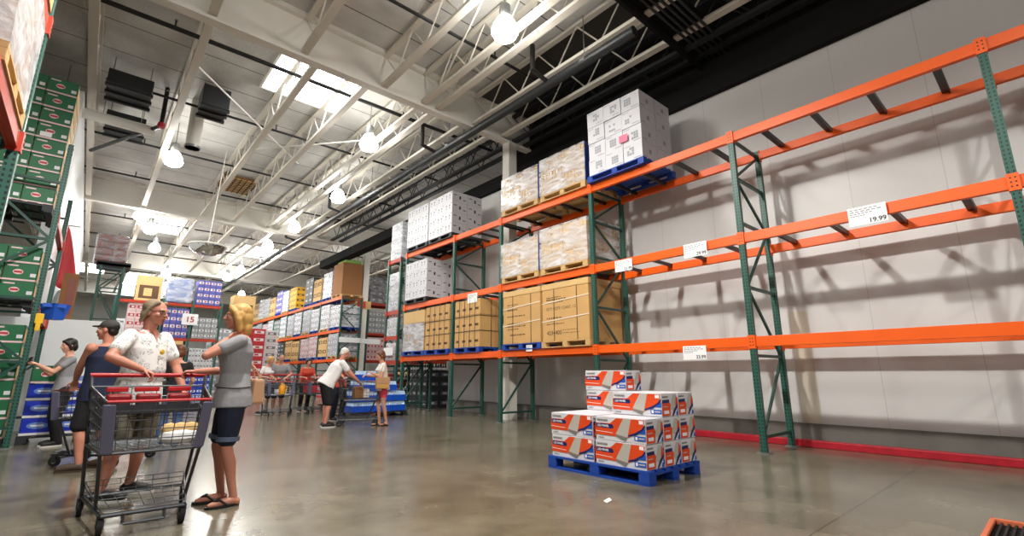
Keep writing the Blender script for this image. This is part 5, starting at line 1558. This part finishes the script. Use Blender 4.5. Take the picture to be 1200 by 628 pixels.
    loft(c, [ring(-0.17, hipw * 0.88, 0.112, 0.0, inf2), ring(0.0, hipw, 0.118, -0.004, inf2), ring(0.15, hipw * 0.95, 0.112 + belly * 0.4, belly * 0.4, inf2 * 0.6)], bottom)
    for i in (0, 1):
        if shorts <= 1:
            e = hips[i].lerp(kn[i], shorts)
            limb(c, [(hips[i], 0.096 * k + inf2), (hips[i].lerp(kn[i], shorts * 0.5), 0.086 * k + inf2 * 1.2), (e, (0.066 if female else 0.080) * k + inf2)], bottom)
        else:
            limb(c, [(hips[i], 0.096 * k + inf2), (kn[i], 0.064 * k + inf2), (ank[i], 0.048 * k + inf2)], bottom)
    so = grown(c, 'shorts' if shorts <= 1 else 'trousers', t, max(vox, 0.008), bottom, 4)
    # shoes
    for i in (0, 1):
        fo = V((feet[i][0], feet[i][1], 0)); tv = toe[i]; sv = V((tv.y, -tv.x, 0))
        if shoes == 'flip':
            me = MB(); vs = []
            for z in (0.002, 0.02):
                for q in range(20):
                    a = 2 * math.pi * q / 20
                    w = 0.046 - 0.008 * math.cos(a) * -1
                    vs.append(fo + tv * (0.03 + 0.135 * math.cos(a)) * k + sv * (w * math.sin(a)) * k + up * z)
            me.raw(vs, [(q, (q + 1) % 20, 20 + (q + 1) % 20, 20 + q) for q in range(20)] + [tuple(range(19, -1, -1)), tuple(range(20, 40))], M['shoe_black'])
            o = me.build('sandal', t)
            MB().path([fo + tv * 0.1 * k + up * 0.055, fo + tv * 0.06 * k + sv * 0.03 + up * 0.068, fo - tv * 0.0 + sv * 0.042 + up * 0.022], 0.008, M['shoe_black'], 6).path([fo + tv * 0.1 * k + up * 0.055, fo + tv * 0.06 * k - sv * 0.03 + up * 0.068, fo - sv * 0.042 + up * 0.022], 0.008, M['shoe_black'], 6).build('strap', o)
        else:
            c = MB(); sm = M[shoes]
            limb(c, [(ank[i] - up * 0.018 * k - tv * 0.012, 0.046 * k), (fo + tv * 0.055 * k + up * 0.052 * k, 0.048 * k), (fo + tv * 0.125 * k + up * 0.042 * k, 0.038 * k)], sm)
            blob(c, fo - tv * 0.07 * k + up * 0.05 * k, (0.044 * k, 0.044 * k, 0.046 * k), sm)
            o = grown(c, 'shoe', t, 0.009, sm, 3)
            me = MB(); vs = []
            for z in (0.001, 0.024):
                for q in range(20):
                    a = 2 * math.pi * q / 20
                    vs.append(fo + tv * (0.025 + 0.145 * math.cos(a)) * k + sv * (0.05 * math.sin(a)) * k + up * z)
            me.raw(vs, [(q, (q + 1) % 20, 20 + (q + 1) % 20, 20 + q) for q in range(20)] + [tuple(range(19, -1, -1)), tuple(range(20, 40))], M['sole'] if shoes == 'shoe_black' else sm)
            me.build('sole', o)
    # hair
    hm = hair[1]; s = k * 1.02
    if hair[0] != 'none':
        c = MB()
        if hair[0] == 'long':
            blob(c, P(0, -0.022, 0.046), (0.088 * s, 0.098 * s, 0.088 * s), hm, ax, 18, 14)
            blob(c, P(0, -0.062, -0.02), (0.086 * s, 0.062 * s, 0.105 * s), hm, ax)
            blob(c, P(0, -0.075, -0.105), (0.078 * s, 0.046 * s, 0.085 * s), hm, ax)
            for x in (-1, 1):
                limb(c, [(P(0.03 * x, 0.055, 0.088), 0.028 * s), (P(0.074 * x, 0.025, 0.04), 0.028 * s), (P(0.084 * x, -0.005, -0.03), 0.032 * s), (P(0.078 * x, -0.02, -0.12), 0.026 * s)], hm)
                blob(c, P(0.07 * x, -0.02, 0.0), (0.03 * s, 0.045 * s, 0.06 * s), hm, ax)
        elif hair[0] == 'bob':
            blob(c, P(0, -0.02, 0.044), (0.086 * s, 0.100 * s, 0.088 * s), hm, ax, 18, 14)
            blob(c, P(0, -0.055, -0.02), (0.084 * s, 0.062 * s, 0.09 * s), hm, ax)
            for x in (-1, 1):
                limb(c, [(P(0.04 * x, 0.05, 0.085), 0.024 * s), (P(0.078 * x, 0.02, 0.03), 0.022 * s), (P(0.08 * x, 0.0, -0.06), 0.022 * s)], hm)
        elif hair[0] == 'mid':
            blob(c, P(0, -0.036, 0.052), (0.083 * s, 0.09 * s, 0.078 * s), hm, ax, 18, 14)
            blob(c, P(0, -0.07, -0.015), (0.078 * s, 0.045 * s, 0.085 * s), hm, ax)
            for x in (-1, 1):
                limb(c, [(P(0.045 * x, 0.035, 0.1), 0.022 * s), (P(0.076 * x, 0.0, 0.055), 0.02 * s), (P(0.082 * x, -0.03, -0.02), 0.022 * s), (P(0.072 * x, -0.06, -0.08), 0.02 * s)], hm)
        else:   # short
            blob(c, P(0, -0.03, 0.045), (0.082 * s, 0.094 * s, 0.082 * s), hm, ax, 18, 14)
            blob(c, P(0, -0.06, -0.01), (0.072 * s, 0.05 * s, 0.06 * s), hm, ax)
        ho = grown(c, 'hair', t, max(0.006, vox * 0.9), hm, 4)
    return dict(t=t, P=P, ax=ax, s=s, sh=sh, el=el, wr=wr, nk=nk, pel=pel, f=f, r=r, ring=ring, kn=kn, hips=hips, axis=axis, ff=fsx)

# --- the man in the printed white shirt, leaning on the cart handle
ml = V((0.42, 5.9, 0))
g = lambda x, y, z=0: V((x, y, z)) - ml
man = person('person in a printed white shirt, grey shorts and glasses leaning on the nearest cart', ml, 1.80, (0.62, -0.78),
             [(0.10, 0.14, -28), (-0.12, -0.13, -28)], [g(0.80, 5.84, 0.90), g(0.40, 5.555, 1.145)], [(0.3, 0.6, -0.2), (-1, -0.2, 0.1)], M['skin_red'], M['printed'], M['khaki'], ('mid', M['hair_grey']), 'shoe_black',
             lean=(0.02, -0.05), look=(0.74, -0.67, 0), nod=0.14, belly=0.03, sleeve=0.62, hem=0.30, shorts=0.93, vox=0.0055, heavy=1.0, loose=0.018, palms=[(-0.7, 0.5, 0), (0, 0, -1)], curls=(0.4, 0.75), pelvis=(-0.01, 0.03, 0))
t = man['t']; P, ax, s = man['P'], man['ax'], man['s']
gm = MB()
for x in (-1, 1):
    ring_ = [P(0.034 * x + 0.024 * math.cos(2 * math.pi * q / 14), 0.101 - 0.012 * abs(math.cos(2 * math.pi * q / 14)) * (1 if math.cos(2 * math.pi * q / 14) * x > 0 else 0), 0.010 + 0.017 * math.sin(2 * math.pi * q / 14)) for q in range(15)]
    gm.path(ring_, 0.0022, M['ink'], 5)
    gm.tube(P(0.058 * x, 0.09, 0.016), P(0.083 * x, 0.0, 0.018), 0.0022, M['ink'], 5)
gm.tube(P(-0.01, 0.104, 0.014), P(0.01, 0.104, 0.014), 0.0022, M['ink'], 5)
gm.build('glasses', t)
# collar and button strip
nk, f, r, axis = man['nk'], man['f'], man['r'], man['axis']
cl = MB()
for x in (-1, 1):
    a = nk + axis * 0.012 - f * 0.055 + r * (0.03 * x)
    b_ = nk - axis * 0.005 + r * (0.072 * x) + f * 0.02
    c_ = nk - axis * 0.055 + r * (0.030 * x) + f * 0.085
    d_ = nk - axis * 0.085 + r * (0.085 * x) + f * 0.082
    e_ = nk - axis * 0.035 + r * (0.11 * x) + f * 0.01
    cl.face([a, b_, e_], M['printed']); cl.face([b_, c_, d_, e_], M['printed'])
co = cl.build('collar', t); sm = co.modifiers.new('thickness', 'SOLIDIFY'); sm.thickness = 0.006
vn = MB()
vn.face([nk - axis * 0.0 + f * 0.072 - r * 0.03, nk - axis * 0.0 + f * 0.072 + r * 0.03, nk - axis * 0.13 + f * 0.122], M['skin_red'])
vo = vn.build('open_neck', t); sm = vo.modifiers.new('thickness', 'SOLIDIFY'); sm.thickness = 0.012
bt = MB()
for q in (0.80, 0.68, 0.56, 0.42, 0.28):
    c0, _a, fv = man['ring'](q, 0.16, 0.118 + 0.02, 0.02)
    blob(bt, c0 + fv * 1.12, (0.007, 0.007, 0.007), M['paper'], n=8, k=6)
bt.build('buttons', t)
c0, _a, fv = man['ring'](0.66, 0.16, 0.13, 0.018)
blob(MB(), c0 + fv * 1.12 + r * -0.03, (0.026, 0.006, 0.026), M['yellow'], (r, f, axis)).build('badge', t)
for i in (0, 1):
    q = man['hips'][i].lerp(man['kn'][i], 0.62) + r * (0.1 * (-1 if i == 0 else 1))
    MB().cbox(q, (0.02, 0.13, 0.16), M['khaki'], Matrix((r, f, V((0, 0, 1)))).transposed()).build('cargo_pocket', t, bevel=0.008)

# --- the woman in the grey top
wl = V((1.06, 5.06, 0))
g = lambda x, y, z=0: V((x, y, z)) - wl
wom = person('blond person in a grey top, denim shorts and flip-flops beside the nearest cart', wl, 1.73, (-1.0, 0.12),
             [(0.02, -0.13, 182), (-0.03, 0.11, 172)], [g(0.94, 4.99, 1.41), g(0.80, 5.47, 1.13)], [(-1, -0.4, -0.75), (0.2, 0.3, -1)], M['skin_red'], M['tee_grey'], M['denim'], ('long', M['hair_blond']), 'flip',
             lean=(0.0, 0.02), look=(-0.97, 0.22, 0), nod=0.05, female=True, sleeve=0.5, hem=0.16, shorts=0.80, vox=0.0055, loose=0.014, palms=[(0.9, 0.2, 0.3), (0, 0, -1)], curls=(0.35, 0.7), heavy=1.14)
t = wom['t']
for i in (0, 1):
    e0 = wom['hips'][i].lerp(wom['kn'][i], 0.755); e1 = wom['hips'][i].lerp(wom['kn'][i], 0.845)
    MB().tube(e0, e1, 0.094, M['cuff'], 20, 0.092).build('shorts_cuff', t, smooth=True)
c0, a_, f_ = wom['ring'](0.17, 0.174, 0.128, 0.0, 0.018)
n = 28
MB().path([c0 + a_ * math.cos(2 * math.pi * q / n) * 1.0 + f_ * math.sin(2 * math.pi * q / n) * 1.0 + V((0, 0, 0.02 * math.cos(2 * math.pi * q / n))) for q in range(n + 1)], 0.0045, M['ink'], 6).build('waist_cord', t)
t = thing('handbag', 'beige handbag hanging behind the hip of the blond person in grey', 'bag', (1.31, 5.31, 0.82))
MB().raw([(-0.06, -0.11, 0), (0.06, -0.11, 0), (0.06, 0.11, 0), (-0.06, 0.11, 0), (-0.045, -0.1, 0.24), (0.045, -0.1, 0.24), (0.045, 0.1, 0.24), (-0.045, 0.1, 0.24)], [(0, 3, 2, 1), (4, 5, 6, 7), (0, 1, 5, 4), (1, 2, 6, 5), (2, 3, 7, 6), (3, 0, 4, 7)], M['bag_beige']).build('body', t, bevel=0.025)
MB().path([(0, -0.08, 0.23), (-0.03, -0.07, 0.32), (-0.07, -0.02, 0.38), (-0.07, 0.02, 0.38), (-0.03, 0.07, 0.32), (0, 0.08, 0.23)], 0.007, M['bag_beige'], 6).build('strap', t)

# --- the man in the navy sleeveless top and cap, back turned
cl_ = V((0.17, 7.85, 0))
g = lambda x, y, z=0: V((x, y, z)) - cl_
cap = person('person in a navy sleeveless top, dark shorts and grey cap, back turned', cl_, 1.74, (-0.62, 0.78),
             [(-0.10, -0.08, 165), (0.13, 0.09, 130)], [g(-0.06, 8.14, 1.0), g(0.16, 8.28, 1.0)], [(-0.7, -0.6, -0.5), (0.6, 0.2, -0.6)], M['skin_red'], M['navy'], M['blackcloth'], ('short', M['hair_dark']), 'shoe_brown',
             look=(-0.9, 0.42, 0), nod=0.05, sleeve=0.0, hem=0.22, shorts=0.9, vox=0.0075, heavy=1.06, loose=0.02)
P, ax, s = cap['P'], cap['ax'], cap['s']
cm = MB()
blob(cm, P(0, -0.018, 0.062), (0.088 * s, 0.102 * s, 0.074 * s), M['cap_grey'], ax, 18, 12)
blob(cm, P(0, 0.10, 0.058), (0.066 * s, 0.066 * s, 0.012 * s), M['cap_grey'], ax, 16, 8)
grown(cm, 'cap', cap['t'], 0.007, M['cap_grey'], 3)

# --- the girl with a phone beyond him
gl = V((-0.22, 10.75, 0))
g = lambda x, y, z=0: V((x, y, z)) - gl
girl = person('dark haired person in a grey top looking at a phone beside the blue cartons', gl, 1.66, (-0.95, -0.3), [(0.03, -0.09, 200), (0.0, 0.09, 190)], [g(-0.56, 10.62, 1.26), g(-0.54, 10.72, 1.24)], [(0, -0.3, -1), (0, 0.3, -1)],
              M['skin_fair'], M['tee_grey'], M['blackcloth'], ('bob', M['hair_dark']), 'shoe_black', female=True, shorts=1.1, vox=0.0095, sleeve=0.5, nod=0.25, heavy=0.95)
tag(MB().box(-0.035, 0.035, -0.005, 0.005, -0.075, 0.075, M['ink']).build('phone', bevel=0.004), 'black phone held by the dark haired person in grey', 'phone')
ph = bpy.data.objects['phone']; ph.location = (-0.655, 10.64, 1.30); ph.rotation_euler = (R(20), 0, R(70))

# --- the stooping man and the lady at the next cart
sl = V((4.08, 10.72, 0))
g = lambda x, y, z=0: V((x, y, z)) - sl
stoop = person('person with white hair in a white top and black shorts bending over a cart', sl, 1.76, (0.95, -0.05), [(0.05, 0.14, 5), (-0.02, -0.14, -8)], [g(4.74, 10.86, 1.0), g(4.70, 10.52, 0.92)], [(0.1, 0.3, -1), (0.1, -0.3, -1)],
               M['skin_red'], M['whitecloth'], M['blackcloth'], ('short', M['hair_white']), 'shoe_black', lean=(0.30, 0.0), look=(0.95, 0.05, 0), nod=0.55, belly=0.02, sleeve=0.55, hem=0.12, shorts=0.92, vox=0.0085, heavy=1.05, loose=0.022, pelvis=(-0.06, 0, 0))
ll = V((5.14, 10.28, 0))
g = lambda x, y, z=0: V((x, y, z)) - ll
lady = person('person in a white top and pink shorts with a tan bag beside a cart', ll, 1.62, (-0.9, 0.25), [(0.04, -0.1, 185), (-0.04, 0.08, 175)], [g(4.82, 10.22, 1.14), g(4.85, 10.5, 1.08)], [(0.2, -0.5, -1), (0.2, 0.5, -1)],
              M['skin_tan'], M['whitecloth'], M['pinkcloth'], ('bob', M['hair_brown']), 'flip', female=True, sleeve=0.45, hem=0.18, shorts=0.5, vox=0.0085, nod=0.3, lean=(-0.06, 0.0), loose=0.022)
t = thing('handbag', 'tan handbag hanging at the side of the lady in pink shorts', 'bag', (5.0, 10.02, 0.80))
MB().box(-0.15, 0.15, -0.05, 0.05, 0, 0.24, M['bag_tan']).build('body', t, bevel=0.02)
MB().box(-0.15, 0.15, -0.058, -0.05, 0.11, 0.245, M['bag_beige']).build('flap', t, bevel=0.004)
MB().path([(-0.12, 0, 0.23), (0.02, 0.05, 0.5), (0.10, 0.14, 0.585), (0.12, 0.06, 0.4), (0.12, 0, 0.23)], 0.008, M['bag_tan'], 6).build('strap', t)

# --- farther shoppers
def far(label, x, y, h, f, top, bottom, hair, female=False, shorts=0.9, lean=(0, 0), nod=0.1, skin='skin_tan', reach=0.45, shoes='shoe_black', vox=0.011, wz=1.02, **k):
    fv = V((f[0], f[1], 0)).normalized(); rv = V((fv.y, -fv.x, 0))
    ang = math.degrees(math.atan2(fv.y, fv.x))
    w = [fv * reach - rv * 0.16 + V((0, 0, wz)), fv * reach + rv * 0.16 + V((0, 0, wz))]
    fe = [(-rv.x * 0.1 + fv.x * 0.05, -rv.y * 0.1 + fv.y * 0.05, ang), (rv.x * 0.1, rv.y * 0.1, ang)]
    return person(label, (x, y, 0), h, f, fe, w, [(-rv.x * 0.4, -rv.y * 0.4, -1), (rv.x * 0.4, rv.y * 0.4, -1)], M[skin], M[top], M[bottom], hair, shoes, lean=lean, nod=nod, female=female, shorts=shorts, vox=vox, **k)
far('person in a grey shirt bending over the cart with the orange juice', 4.36, 15.32, 1.72, (-0.25, -1), 'tee_grey', 'denim', ('short', M['hair_dark']), lean=(-0.05, -0.2), nod=0.5, reach=0.4)
far('blond person in a white top beside the person in the grey shirt', 3.98, 15.35, 1.62, (0.3, -1), 'whitecloth', 'blackcloth', ('bob', M['hair_blond']), True, lean=(0.03, -0.15), nod=0.4, reach=0.38)
far('person with brown hair in a red top behind the stooping man', 4.82, 12.0, 1.62, (0.2, -1), 'orangecloth', 'denim', ('bob', M['hair_brown']), True, nod=0.3, shorts=1.1)
far('person in a red top at the half hidden cart by the aisle rack', 5.2, 15.6, 1.58, (0.0, -1), 'orangecloth', 'blackcloth', ('bob', M['hair_dark']), True, lean=(0, -0.1), nod=0.3, reach=0.4, shorts=1.1)
far('person in a dark top and blue jeans walking away behind the nearest cart', 1.12, 9.3, 1.55, (0.1, 1), 'blackcloth', 'jeans', ('bob', M['hair_brown']), True, shorts=1.1, reach=0.2, wz=0.85)
